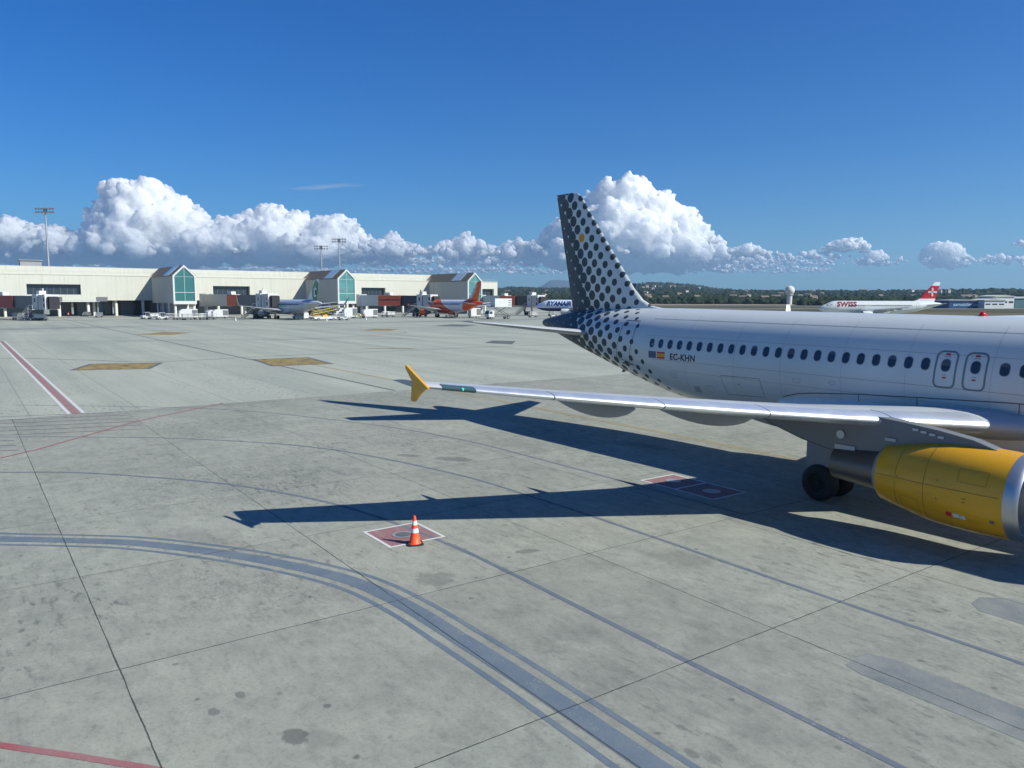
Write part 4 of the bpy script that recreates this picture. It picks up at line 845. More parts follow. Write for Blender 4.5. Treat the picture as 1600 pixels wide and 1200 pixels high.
# ------------------------------------------------------------------ boarding bridges
def bridge(label, A, Bp, base_z, top_z, ad, adr, stair, silver=False, text=None, cabw=1.0):
    """A rotunda point and B cab point given as (photo column, depth)"""
    a = PX(A[0], 480, A[1]); c = PX(Bp[0], 480, Bp[1]); a.z = c.z = 0; d = (c-a); L = d.length; ang = math.atan2(d.y, d.x)
    t = empty('boarding_bridge', a, ang); tag(t, label, 'boarding bridge', 'boarding bridges along the pier')
    zb, zt = base_z, top_z; h = zt-zb
    b = MB(); b.tube((0, 0, zb-.1), (0, 0, zt+.3), 2.0, 2.0, 20); b.build('rotunda', STEEL if silver else WHITE_M, t, smooth=40)
    b = MB(); b.tube((0, 0, 0), (0, 0, zb), .55, .55, 14); b.build('support_column', WHITE_M, t, smooth=40)
    l1 = L*.52; b = MB(); b.b2((1.5, -1.5, zb+.1), (l1, 1.5, zt+.05)); b.build('outer_tunnel', WHITE_M if not silver else STEEL, t, bevel=.03)
    b = MB(); b.b2((l1-1, -1.28, zb+.2), (L-3.2, 1.28, zt-.15)); b.build('inner_tunnel', NAVY if not silver else GREYD, t, bevel=.03)
    if ad:
        for s in (-1, 1):
            b = MB(); b.b2((L*adr[0], s*1.55, zb+.3), (L*adr[1], s*1.62, zt-.1)); p_ = b.build('advert_panel', ad, t)
            if text:
                me = (lambda u, v: (L*(adr[0]+adr[1])/2+u, s*1.65, zb+h*.5+v)) if s < 0 else (lambda u, v: (L*(adr[0]+adr[1])/2-u, s*1.65, zb+h*.5+v))
                lettering('advert_lettering', text, .95, NAVY, p_, me, bold=.02, center=True)
    # cab
    b = MB(); b.b2((L-3.4, -1.9, zb-.1), (L-.8, 1.9, zt+.25)); cb = b.build('cab', WHITE_M, t, bevel=.05)
    b = MB(); b.tube((L+.4, 0, zb-.05), (L+.4, 0, zt+.1), 1.9, 1.9, 24); b.build('cab_turntable', STEEL, t, smooth=40)
    b = MB(); b.b2((L+1.7, -1.8, zb-.1), (L+3.3, 1.8, zt+.2)); hd_ = b.build('cab_head', WHITE_M, t, bevel=.05)
    b = MB()
    for z0 in (zb+.5, zb+h*.55):
        for s in (-1, 1): b.b2((L+2.3, s*1.8, z0), (L+3.0, s*1.83, z0+h*.28))
    for s in (-1, 1): b.b2((L-2.4, s*1.9, zb+h*.5), (L-1.7, s*1.93, zb+h*.8))
    b.build('cab_window', GLASS, cb)
    b = MB()
    for i in range(5): x = L+3.65+i*.22; b.b2((x, -1.35, zb+.1), (x+.12, 1.35, zt-.35-.05*i))
    b.build('bellows', BLACK, t)
    # wheel carriage
    xw = L-5.2; b = MB(); b.b2((xw-.5, -1.7, 1.0), (xw+.5, 1.7, 1.5)); 
    for s in (-1, 1): b.b2((xw-.35, s*1.75-.25, 1.2), (xw+.35, s*1.75+.25, zb+.2))
    b.b2((xw-.5, -2.0, zb-.25), (xw+.5, 2.0, zb+.1)); b.build('lift_frame', GREYD, t)
    for dx in (-.75, .75):
        for s in (-1, 1): wheel('wheel', xw+dx, s*.9, .55, .5, .55, t)
    b = MB(); b.tube((xw, 1.9, zt), (xw, 1.9, zt+1.9), .22, .22, 8); b.build('air_duct', WHITE_M if silver else GREYD, t)
    # service stair with handrails, going back towards the rotunda
    if stair:
        s = stair; x0, x1 = L-3.2, L-3.2-1.9*zb; b = MB(); n = 14
        for i in range(n):
            u = i/n; b.b2((x0+(x1-x0)*u, s*2.0, zb*(1-u)-.05-zb/n), (x0+(x1-x0)*(u+1/n), s*3.0, zb*(1-u)-zb/n))
        for y in (2.0, 3.0): b.add([(x0, s*y, zb-.35), (x0, s*y, zb), (x1, s*y, .25), (x1, s*y, -.0), (x0, s*(y+.06), zb-.35), (x0, s*(y+.06), zb), (x1, s*(y+.06), .25), (x1, s*(y+.06), 0)], [(0, 1, 2, 3), (7, 6, 5, 4), (0, 4, 5, 1), (1, 5, 6, 2), (2, 6, 7, 3), (3, 7, 4, 0)])
        st_ = b.build('service_stair', STEEL, t); b = MB()
        for y in (2.0, 3.05):
            b.tube((x0, s*y, zb+1.1), (x1, s*y, 1.1), .05, n=6); b.tube((x0, s*y, zb+.6), (x1, s*y, .6), .035, n=6)
            for i in range(9): u = i/8; b.tube((x0+(x1-x0)*u, s*y, zb*(1-u)), (x0+(x1-x0)*u, s*y, zb*(1-u)+1.1), .035, n=6)
        b.build('handrail', STEEL, st_)
        b = MB(); b.b2((x0, s*1.95, zb-.12), (x0+2.2, s*3.1, zb)); b.tube((x0+2.2, s*3.05, zb), (x0+2.2, s*3.05, zb+1.1), .05); b.tube((x0, s*3.05, zb+1.1), (x0+2.2, s*3.05, zb+1.1), .05); b.build('stair_landing', WHITE_M, t)
    b = MB(); b.b2((L-3.0, -.9, zt+.25), (L-1.4, .9, zt+1.2)); b.b2((l1-4, -.8, zt+.05), (l1-1.5, .8, zt+.95)); b.build('rooftop_unit', WHITE_M, t)
    return t
bridge('grey boarding bridge at the far left edge with a dark red panel and open stair', (-42, 236), (72, 212), 3.1, 6.9, DRED, (.45, .66), -1, silver=True)
bridge('boarding bridge with one small red panel reaching the green tailed airliner', (322, 262), (418, 238), 3.5, 7.4, ADOR, (.44, .60), -1, silver=True)
bridge('white boarding bridge with a long orange advert beside the middle glass gable', (565, 290), (668, 268), 3.4, 7.4, ADOR, (.32, .66), -1, text='WILLKOMMEN ZUHAUSE')
bridge('boarding bridge with an orange advert right of the orange tailed airliner', (752, 325), (838, 292), 3.4, 7.4, ADOR, (.42, .70), -1)
# ------------------------------------------------------------------ ground vehicles and people
def at(px, D): q = PX(px, 480, D); return (q.x, q.y, 0)
def wheels(t, xs, w2, r=.36, wd=.24):
    for x in xs:
        for s in (-1, 1): wheel('wheel', x, s*w2, r, wd, r, t)
def tug(loc, rz, label, m=WHITE_M, group='baggage tugs'):
    t = empty('baggage_tug', loc, rz); tag(t, label, 'tug', group)
    b = MB(); b.prism([(-1.5, .35), (1.55, .35), (1.65, .8), (.55, 1.05), (.45, .75), (-.4, .75), (-.5, 1.1), (-1.5, 1.0)], -.75, .75); b.build('body', m, t, bevel=.03)
    b = MB()
    for x in (-.55, .6):
        for s in (-1, 1): b.tube((x, s*.66, .9), (x*.9, s*.62, 1.95), .035, n=6)
    b.b2((-.75, -.72, 1.95), (.75, .72, 2.03)); b.build('canopy', m, t)
    b = MB(); b.b2((-.45, -.5, .75), (.0, .5, .9)); b.b2((-.5, -.5, .9), (-.4, .5, 1.35)); b.build('seat', GREYD, t); wheels(t, (-1.0, 1.05), .7); return t
def cart(loc, rz, label, cover=None, group='baggage carts'):
    t = empty('baggage_cart', loc, rz); tag(t, label, 'baggage cart', group)
    b = MB(); b.b2((-1.5, -.75, .45), (1.5, .75, .58)); b.tube((1.5, 0, .45), (2.3, 0, .3), .04); b.build('bed', GREYD, t)
    b = MB()
    for x in (-1.45, 0, 1.45):
        for s in (-1, 1): b.tube((x, s*.7, .58), (x, s*.7, 1.75), .035, n=6)
    for s in (-1, 1):
        for z in (.95, 1.35, 1.75): b.tube((-1.45, s*.7, z), (1.45, s*.7, z), .03, n=6)
    for x in (-1.45, 1.45): b.tube((x, -.7, 1.75), (x, .7, 1.75), .03, n=6)
    b.build('side_rails', STEEL, t)
    if cover: b = MB(); b.box((0, 0, 1.75), (3.1, 1.6, .12)); b.box((0, 0, 1.2), (2.7, 1.2, .9)); b.build('cover', cover, t, bevel=.05)
    wheels(t, (-1.1, 1.1), .62, .26, .16); return t
def van(loc, rz, label, m=WHITE_M, L=4.8, H=1.9, name='van', cat='van', group='vans and cars on the apron'):
    t = empty(name, loc, rz); tag(t, label, cat, group)
    a = L/2; b = MB(); b.loft([[(x, y*k, z) for x, z in [(-a, .35), (a-.1, .35), (a, .85), (a-.75, 1.05), (a-1.45, H-.03), (a-2.0, H), (-a+.15, H), (-a, H-.4)]] for y, k in ((-.88, .94), (-.88, 1.), (.88, 1.), (.88, .94))] if False else [[(x, y, z) for x, z in [(-a, .35), (a-.1, .35), (a, .85), (a-.75, 1.05), (a-1.45, H-.03), (a-2.0, H), (-a+.15, H), (-a, H-.4)]] for y in (-.88, .88)]); b.build('body', m, t, bevel=.06)
    b = MB()
    for s in (-1, 1): b.add([(x, s*.892, z) for x, z in [(a-.95, 1.12), (a-1.55, H-.2), (a-2.6, H-.2), (a-2.6, 1.12)]], [(0, 1, 2, 3)]); b.add([(x, s*.892, z) for x, z in [(a-2.75, 1.12), (a-2.75, H-.2), (-a+.4, H-.2), (-a+.3, 1.12)]], [(0, 1, 2, 3)])
    b.add([(a-.78, y, 1.085) for y in (-.75, .75)]+[(a-1.40, y, H-.12) for y in (.72, -.72)], [(0, 1, 2, 3)]); b.build('window', GLASS, t)
    for s in (-1, 1): b = MB(); b.box((a-.03, s*.65, .78), (.1, .28, .16)); b.build('headlight', LIGHTGL, t)
    wheels(t, (-a+.85, a-.9), .8, .33, .22); return t
def gpu(loc, rz, label, L=3.2, H=1.9, m=WHITE_M, name='ground_power_unit', cat='power unit'):
    t = empty(name, loc, rz); tag(t, label, cat, 'white ground power and cooling units')
    b = MB(); b.prism([(-L/2, .5), (L/2, .5), (L/2, H+.35), (-L/2+.9, H+.35), (-L/2, H-.3)], -.95, .95); b.build('housing', m, t, bevel=.04)
    b = MB()
    for s in (-1, 1): b.b2((L/2-1.6, s*.95, .9), (L/2-.08, s*.98, H+.1))
    b.build('grille', GREYD, t); wheels(t, (-L/2+.6, L/2-.6), .8, .3, .2); return t
def catering(loc, rz, label):
    t = empty('catering_truck', loc, rz); tag(t, label, 'catering truck')
    b = MB(); b.b2((-4.2, -1.2, 3.7), (2.2, 1.2, 6.3)); bx_ = b.build('box_body', WHITE_M, t, bevel=.04)
    b = MB()
    for z in (4.2, 4.9, 5.6):
        for s in (-1, 1): b.b2((-4.0, s*1.2, z), (-2.9, s*1.23, z+.22))
    b.build('body_stripe', GREYD, bx_)
    b = MB(); b.b2((-4.2, -.55, .75), (4.0, .55, 1.05)); b.b2((2.2, -1.2, 3.6), (3.4, 1.2, 3.72)); b.build('chassis', GREYD, t)
    b = MB()
    for s in (-.9, .9): b.tube((-3.6, s, 1.1), (1.6, s, 3.7), .09, n=6); b.tube((1.6, s, 1.1), (-3.6, s, 3.7), .09, n=6)
    b.build('scissor_lift', GREYD, t)
    b = MB(); b.prism([(2.4, .7), (4.4, .7), (4.45, 1.5), (4.1, 2.6), (2.4, 2.65)], -1.15, 1.15); cb = b.build('driver_cab', WHITE_M, t, bevel=.05)
    b = MB(); b.add([(4.47, y, 1.55) for y in (-1, 1)]+[(4.13, y, 2.5) for y in (1, -1)], [(0, 1, 2, 3)])
    for s in (-1, 1): b.add([(x, s*1.165, z) for x, z in ((3.1, 1.6), (4.25, 1.6), (3.98, 2.4), (3.1, 2.4))], [(0, 1, 2, 3)])
    b.build('cab_window', GLASS, cb); wheels(t, (-3.0, 3.3), .95, .5, .35); return t
LOADY = mat('faded_yellow_paint', (.45, .36, .06), .5)
def loader(loc, rz, label):
    t = empty('belt_loader', loc, rz); tag(t, label, 'belt loader')
    b = MB(); b.prism([(-3.6, .4), (3.4, .4), (3.5, .85), (2.0, 1.0), (-3.5, 1.0), (-3.8, .8)], -.9, .9); b.build('chassis', WHITE_M, t, bevel=.04)
    b = MB(); b.prism([(-3.9, 1.35), (3.9, 2.7), (3.9, 3.0), (-3.9, 1.65)], -.45, .45); b.build('conveyor', BLACK, t)
    b = MB()
    for s in (-1, 1):
        b.tube((-3.9, s*.52, 1.7), (3.9, s*.52, 3.1), .07, n=6); b.tube((-3.9, s*.52, 2.3), (3.9, s*.52, 3.9), .04, n=6)
        for i in range(7): u = i/6; b.tube((-3.9+7.8*u, s*.52, 1.7+1.4*u), (-3.9+7.8*u, s*.52, 2.3+1.6*u), .035, n=6)
    b.build('yellow_guard_rail', LOADY, t); b = MB(); b.b2((-.4, .3, 1.0), (1.0, .88, 1.9)); b.build('driver_seat', YELLOW, t); wheels(t, (-2.4, 2.3), .85, .38, .25); return t
def person(loc, rz, label, vest=LIME, stride=.18):
    J = {'pelvis': (0, 0, .95), 'chest': (0, 0, 1.3), 'neck': (0, 0, 1.5), 'head': (.02, 0, 1.63), 'crown': (.02, 0, 1.74)}
    vs = [J[k] for k in ('pelvis', 'chest', 'neck', 'head', 'crown')]; ed = [(0, 1), (1, 2), (2, 3), (3, 4)]; rad = [.14, .15, .06, .095, .07]
    for s in (-1, 1):
        i = len(vs); vs += [(0, s*.19, 1.42), (-.05*s, s*.26, 1.15), (.12*s+.05, s*.25, .92), (.14*s+.08, s*.25, .84)]; ed += [(1, i), (i, i+1), (i+1, i+2), (i+2, i+3)]; rad += [.065, .05, .038, .035]
        i = len(vs); vs += [(0, s*.10, .88), (stride*s*.6+.03, s*.11, .5), (stride*s, s*.11, .09), (stride*s+.17, s*.12, .04)]; ed += [(0, i), (i, i+1), (i+1, i+2), (i+2, i+3)]; rad += [.1, .065, .045, .035]
    me = bpy.data.meshes.new('person'); me.from_pydata(vs, ed, []); me.materials.append(NAVY)
    o = bpy.data.objects.new('person', me); COL.objects.link(o); sm = o.modifiers.new('skin', 'SKIN'); 
    for i, v in enumerate(me.skin_vertices[0].data): v.radius = (rad[i], rad[i]); v.use_root = (i == 0)
    o.modifiers.new('sub', 'SUBSURF').render_levels = 1; o.location = loc; o.rotation_euler = (0, 0, rz); tag(o, label, 'person', 'ground staff in yellow vests')
    b = MB(); b.loft([[(rx*math.cos(2*math.pi*i/14), ry_*math.sin(2*math.pi*i/14), z) for i in range(14)] for z, rx, ry_ in ((.92, .17, .2), (1.1, .165, .19), (1.35, .175, .22), (1.47, .13, .17), (1.5, .08, .09))]); b.build('safety_vest', vest, o, smooth=True)
    b = MB(); b.loft([[(.025+r_*math.cos(2*math.pi*i/12), r_*math.sin(2*math.pi*i/12), z) for i in range(12)] for z, r_ in ((1.53, .05), (1.58, .098), (1.66, .108), (1.72, .10), (1.765, .05))]); b.build('hair', BLACK, o, smooth=True)
    b = MB(); b.b2((.095, -.06, 1.55), (.128, .06, 1.67)); b.build('face', SKIN, o, bevel=.02); return o
PA = PD
tug(at(252, 226), PA+.2, 'white baggage tug pulling a box trailer left of the first glass gable')
tug(at(228, 231), PA+.3, 'white baggage tug behind the white box trailer at the dark undercroft')
t_ = cart(at(240, 229), PA+.25, 'white covered baggage trailer between two white tugs', WHITE_M)
cart(at(266, 224), PA+.1, 'empty railed cart at the foot of the gable pillars', None); cart(at(284, 222), PA, 'railed cart in front of a low white screen', None)
cart(at(292, 224), PA, 'railed cart just right of the low white screen cart', WHITE_M)
gpu(at(293, 232), PA, 'low white cabinet standing between the pillars of the first gable', 5.2, 2.6, name='equipment_cabinet', cat='cabinet')
for i, (x, D, l) in enumerate(((311, 226, 'left cart of the dark row beneath the first bridge'), (319, 224, 'middle cart of the dark row beneath the first bridge'), (329, 225, 'right cart of the dark row beneath the first bridge'))): cart(at(x, D), PA+.15*i, l, None)
gpu(at(343, 240), PA, 'white cooling unit with grille under the second boarding bridge', 4.6, 2.4)
gpu(at(331, 243), PA+.2, 'white sloped power unit left of the grilled cooling unit', 3.6, 2.2)
van(at(154, 250), -1.2, 'silver car driving out of the dark undercroft', STEEL, 4.4, 1.5, 'parked_car', 'car')
van(at(135, 262), -1.3, 'dark car standing between the pillars', GREYD, 4.4, 1.5, 'parked_car', 'car')
van(at(469, 232), 2.5, 'white van under the tail of the green tailed airliner', L=5.6, H=2.0)
van(at(412, 245), .3, 'small white van behind the boarding bridge wheels at the silver airliner nose', L=4.2)
loader(at(507, 222), PA+.1, 'yellow and white belt loader behind the silver airliner')
loader(at(497, 232), PA+2.6, 'yellow belt loader raised towards the silver airliner hold')
tug(at(537, 224), PA, 'grey tug with a dark trailer in front of the white tankers', GREYP); cart(at(528, 228), PA, 'dark cart left of the grey tug', None)
gpu(at(534, 246), PA, 'white tank truck body under the middle gable', 4.6, 2.9, name='tank_trailer', cat='tank'); gpu(at(546, 244), PA, 'second white tank truck body right under the middle gable', 4.4, 3.0, name='tank_trailer', cat='tank')
person(at(554.5, 240), 1.0, 'person in a yellow vest standing left by the gable pillar'); person(at(563, 236), 2.4, 'person in a yellow vest walking between pillar and power unit'); person(at(485.5, 238), .6, 'person in a yellow vest beside the yellow loader'); person(at(569, 238), -.6, 'person in an orange vest walking beside the white power unit', ADOR)
person(at(106, 242), -.6, 'person in an orange vest under the left end of the pier', ADOR)
gpu(at(577, 250), PA, 'white cooling unit with grilles under the orange advert bridge', 5.0, 2.5)
cart(at(610, 262), PA, 'cart under the orange advert bridge', WHITE_M); cart(at(603, 266), PA, 'cart beside the white pillar under the orange advert', None)
person(at(655, 254), 1.2, 'person in an orange vest by the bridge wheels at the orange airliner', ADOR)
tug(at(48, 214), .2, 'white tug behind the bridge wheels at the far left'); cart(at(62, 212), .1, 'loaded cart right of the bridge wheels at the far left', WHITE_M); cart(at(28, 224), .1, 'cart under the stair at the far left', WHITE_M)
catering(at(779, 240), PA+math.pi, 'white catering truck with its box body raised on a scissor lift')
gpu(at(741, 255), PA, 'white box unit below the orange tail', 3.8, 2.8)
cart(at(700, 262), PA+1.2, 'cart under the belly of the orange airliner', None); cart(at(709, 260), PA+1.2, 'second cart under the belly of the orange airliner, nearer its tail', None)
tug(at(867, 252), .4, 'white tug by the engine of the blue lettered airliner'); cart(at(833, 262), .4, 'low cart under the rightmost boarding bridge', None); person(at(790, 246), .4, 'person in a yellow vest right of the catering truck')
def marker(px, D, label):
    t = empty('marker_cone', at(px, D)); tag(t, label, 'cone', 'small white marker cones by the stands'); b = MB(); b.tube((0, 0, .04), (0, 0, .95), .24, .06, 12); b.build('cone_body', WHITE_M, t, smooth=50); b = MB(); b.box((0, 0, .02), (.6, .6, .04)); b.build('base', BLACK, t)
marker(367.5, 213, 'small white marker cone left of the silver airliner'); marker(510, 211, 'small white marker cone in front of the yellow loader'); marker(571.5, 226, 'small white marker cone right of the ground staff')
# ------------------------------------------------------------------ traffic cone on the red pad
t = empty('traffic_cone', stand(21.12, 16.93), 0.3); tag(t, 'orange traffic cone with two white bands standing on the red painted pad', 'traffic cone')
def cone_r(z): return .145-.115*((z-.035)/.72)
def ringz(zs, g=0): return [[((cone_r(z)+g)*math.cos(2*math.pi*i/32), (cone_r(z)+g)*math.sin(2*math.pi*i/32), z) for i in range(32)] for z in zs]
b = MB(); b.loft([[(.17*math.cos(2*math.pi*i/32), .17*math.sin(2*math.pi*i/32), .035) for i in range(32)]]+ringz([.06, .3, .72, .755])); b.build('cone_body', mat('fluorescent_orange_plastic', (.90, .10, .02), .45, var=.06), t, smooth=50)
b = MB(); o8 = rrect(0, 0, .42, .42, .07, 3); b.prism(o8, .0, .035, axes='xy'); b.build('base', BLACK, t, bevel=.006)
for z0, z1 in ((.32, .43), (.52, .63)): b = MB(); b.loft(ringz([z0, z1], .003), caps=False); b.build('reflective_band', mat('white_reflective_band', (.78, .78, .76), .4), t, smooth=50)
# ------------------------------------------------------------------ radome, airport sheds on the right
q = PX(1233, 480, 900); t = empty('radar_tower', (q.x, q.y, 0)); tag(t, 'radar tower with a big round radome above the fields', 'radar tower')
b = MB(); b.tube((0, 0, 0), (0, 0, 11), 3.0, 3.0, 18); b.tube((0, 0, 11), (0, 0, 11.6), 4.4, 4.4, 18); b.build('tower_shaft', WHITE_M, t, smooth=40)
b = MB(); b.loft([[(5.4*math.cos(p_)*math.cos(2*math.pi*i/24), 5.4*math.cos(p_)*math.sin(2*math.pi*i/24), 16.2+5.4*math.sin(p_)) for i in range(24)] for p_ in [-1.1+2.65*k/12 for k in range(13)]]); b.build('radome', CONCP, t, smooth=True)
def shed(px0, px1, D, H, m, label, roofm, sign=None, wins=0, rot=0.0, name='hangar', dep=22):
    a = PX(px0, 480, D); c = PX(px1, 480, D); W_ = (c-a).length; t = empty(name, ((a.x+c.x)/2, D, 0), rot); tag(t, label, 'building', 'airport buildings beyond the runway')
    b = MB(); b.b2((-W_/2, 0, -.05), (W_/2, dep, H)); b.build('wall', m, t)
    b = MB(); b.prism([(-W_/2-.5, H), (W_/2+.5, H), (W_/2+.5, H+.45), (0, H+1.4), (-W_/2-.5, H+.45)], -.6, dep+.6); b.build('roof', roofm, t)
    for i in range(wins):
        b = MB(); x = -W_/2+(i+.5)*W_/wins; b.b2((x-W_/wins*.36, -.06, H*.46), (x+W_/wins*.36, -.02, H*.62)); b.build('window', GLASS, t)
    if sign: lettering('sign_lettering', sign, H*.62, mat('pale_blue_lettering', (.45, .68, .85), .5), t, lambda u, v: (u, -.12, H*.32+v), bold=.03, center=True)
    return t
shed(1483, 1538, 560, 5.2, mat('deep_blue_cladding', (.02, .07, .19), .5), 'low blue shed with pale web address lettering on its side', mat('grey_shed_roof', (.25, .27, .28), .5), sign='axmobility.com')
shed(1538, 1570, 552, 5.6, mat('white_cladding', (.66, .68, .66), .6), 'white office block with a band of small windows, left half', CONCL, wins=3); shed(1555, 1584, 568, 8.3, mat('white_hangar_cladding', (.70, .72, .69), .6), 'taller white hangar behind the office block', CONCL, wins=3)
shed(1585, 1640, 590, 7.2, mat('teal_cladding', (.08, .17, .19), .5), 'dark teal hangar at the right edge', mat('pale_shed_roof', (.55, .57, .55), .5)); 
# ------------------------------------------------------------------ hills with woodland and houses
def sky_h(px):      # outline of the far ridge: height above the horizon in photo px
    return lerp(px, [700, 780, 800, 840, 870, 900, 960, 1000, 1030, 1050, 1090, 1120, 1160, 1250, 1400, 1480, 1540, 1600, 1700], [14, 13, 16, 15, 14, 16, 18, 22.5, 22, 21.5, 18, 13, 10.5, 9.5, 10, 10.5, 12, 10.5, 10])
def hill_z(x, y):
    r = math.hypot(x, y); az = math.atan2(x, y); px = 800+CAM_F*math.tan(max(-.75, min(.75, az)))
    e = (sky_h(px)-1.5)/CAM_F; far = 4200 if 780 < px < 1130 else 3000
    u = max(0, min(1, (r-980)/(far-980))); zz = (e*far+6.3)*(.35*u+.65*u*u*(3-2*u))
    f = 1+.30*noise.noise(Vector((x*.0011, y*.0011, 2.2)))*min(1, u*3)*(1-u*.8)
    zz = zz*f+14*u*(1-u)*noise.noise(Vector((x*.004, y*.004, 7)))+6*u*noise.noise(Vector((x*.012, y*.012, 9)))
    if r > far: zz -= (r-far)*.03
    return zz-.3*(1-u)
def hill_mat(name, c1, c2, c3, s1=.006):
    n = N(name); co = n.obj(); a = n.noise(co, s1, 6, .65); v = n.t.nodes.new('ShaderNodeTexVoronoi'); n.set(v.inputs['Vector'], co); v.inputs['Scale'].default_value = .05
    f = n.noise(co, .05, 5, .7); c = n.mix(n.step(f, .42, .58), c1, c2); c = n.mix(n.math('MULTIPLY', n.step(a, .55, .66), .7), c, c3); n.base(c); n.p.inputs['Roughness'].default_value = 1; n.p.inputs['Specular IOR Level'].default_value = 0; return n.m
NA, NR = 260, 70; vs = []; fs = []
for j in range(NR+1):
    r = 960*(5600/960)**(j/NR)
    for i in range(NA+1): az = R(-32+72*i/NA); x, y = r*math.sin(az), r*math.cos(az); vs.append((x, y, hill_z(x, y) if j else -.5))
for j in range(NR):
    for i in range(NA): k = j*(NA+1)+i; fs.append((k, k+1, k+NA+2, k+NA+1))
b = MB(); b.add(vs, fs); o = b.build('hills', hill_mat('wooded_hillside', (.022, .034, .018), (.05, .06, .032), (.13, .11, .07)), smooth=True, recalc=False); tag(o, kind='structure')
# distant flat topped mountain
vs = []; fs = []; nx, ny = 90, 24
for j in range(ny+1):
    for i in range(nx+1):
        px = 700+420*i/nx; v = j/ny; D = 11500+2600*v; x = PX(px, 480, D).x
        pr = lerp(px, [700, 790, 818, 838, 848, 853, 858, 867, 880, 900, 930, 990, 1120], [3, 10, 14, 16, 20, 24, 27.5, 29.5, 28.5, 27.5, 24, 18, 8])
        z = (pr/CAM_F*12800)*math.sin(math.pi*min(1, v*1.02))**.45; z += 22*noise.noise(Vector((x*.002, D*.002, 0)))*(v > 0); vs.append((x, D, max(z, -5) if 0 < j else -5))
for j in range(ny):
    for i in range(nx): k = j*(nx+1)+i; fs.append((k, k+1, k+nx+2, k+nx+1))
b = MB(); b.add(vs, fs); tag(b.build('mountain', hill_mat('bare_mountainside', (.05, .055, .05), (.09, .09, .08), (.12, .11, .09), .002), smooth=True, recalc=False), kind='structure')
# woodland: many small lumpy crowns, denser near the foot of the hills
def ico(sub=1):
    bm_ = bmesh.new(); bmesh.ops.create_icosphere(bm_, subdivisions=sub, radius=1); v = np.array([p.co[:] for p in bm_.verts]); f = np.array([[q.index for q in p.verts] for p in bm_.faces]); bm_.free(); return v, f
IV, IF = ico(2)
def clump_mesh(name, pts, rads, m, squash=.8, rough=.28, iv=None, jf=None, smooth=False):
    iv = IV if iv is None else iv; jf = IF if jf is None else jf; n = len(pts); k = len(iv)
    P = np.array(pts)[:, None, :]; Rr = np.array(rads)[:, None, None]; J = 1+rough*RNG.normal(size=(n, k, 1)).clip(-1.8, 1.8)
    ang = RNG.uniform(0, 6.28, n); c, s = np.cos(ang)[:, None], np.sin(ang)[:, None]; V = np.repeat(iv[None], n, 0); vx = V[..., 0]*c-V[..., 1]*s; vy = V[..., 0]*s+V[..., 1]*c; V = np.stack([vx, vy, V[..., 2]*squash], -1)
    V = (V*J*Rr+P).reshape(-1, 3); F = (jf[None]+(np.arange(n)*k)[:, None, None]).reshape(-1, 3)
    me = bpy.data.meshes.new(name); me.vertices.add(len(V)); me.vertices.foreach_set('co', V.ravel().astype(np.float32)); me.loops.add(F.size); me.loops.foreach_set('vertex_index', F.ravel().astype(np.int32))
    me.polygons.add(len(F)); me.polygons.foreach_set('loop_start', np.arange(0, F.size, 3, dtype=np.int32)); me.polygons.foreach_set('loop_total', np.full(len(F), 3, dtype=np.int32)); me.update(calc_edges=True); me.materials.append(m)
    if smooth: me.polygons.foreach_set('use_smooth', [True]*len(F))
    o = bpy.data.objects.new(name, me); COL.objects.link(o); return o
def tree_mat():
    n = N('mixed_foliage'); co = n.obj(); a = n.noise(co, .03, 4, .6); f = n.noise(co, .35, 3, .7); c = n.mix(n.step(a, .35, .65), (.016, .026, .015), (.033, .044, .023)); c = n.mix(n.math('MULTIPLY', f, .5), c, (.035, .05, .025)); n.base(c); n.p.inputs['Roughness'].default_value = 1; n.p.inputs['Specular IOR Level'].default_value = 0; return n.m
TREE = tree_mat(); pts = []; rad = []
while len(pts) < 11000:
    az = R(random.uniform(-3, 37)); r = 980+3300*random.random()**1.5; x, y = r*math.sin(az), r*math.cos(az)
    if noise.noise(Vector((x*.006, y*.006, 3.1)))+.35*noise.noise(Vector((x*.02, y*.02, 1.1))) < -.12+.3*random.random()-.2*(r < 1150): continue
    s = random.uniform(2.6, 5.2)*(1+r/5500); pts.append((x, y, hill_z(x, y)+s*.55)); rad.append(s)
tag(clump_mesh('distant_woodland', pts, rad, TREE), 'dark green woodland spread over the low hills', 'woodland', kind='stuff')
pts = []; rad = []
for i in range(900):
    px = random.choice((random.uniform(1250, 1310), random.uniform(1440, 1700), random.uniform(800, 1240), random.uniform(1000, 1700))); D = random.uniform(930, 1010) if px < 1240 else random.uniform(760, 1000)
    if 1485 < px < 1600 and D < 800: continue
    s = random.uniform(1.5, 4.2); q = PX(px, 480, D); pts.append((q.x, D, s*.5)); rad.append(s)
tag(clump_mesh('roadside_scrub', pts, rad, TREE), 'dark scrub and bushes along the foot of the hills', 'scrub', kind='stuff')
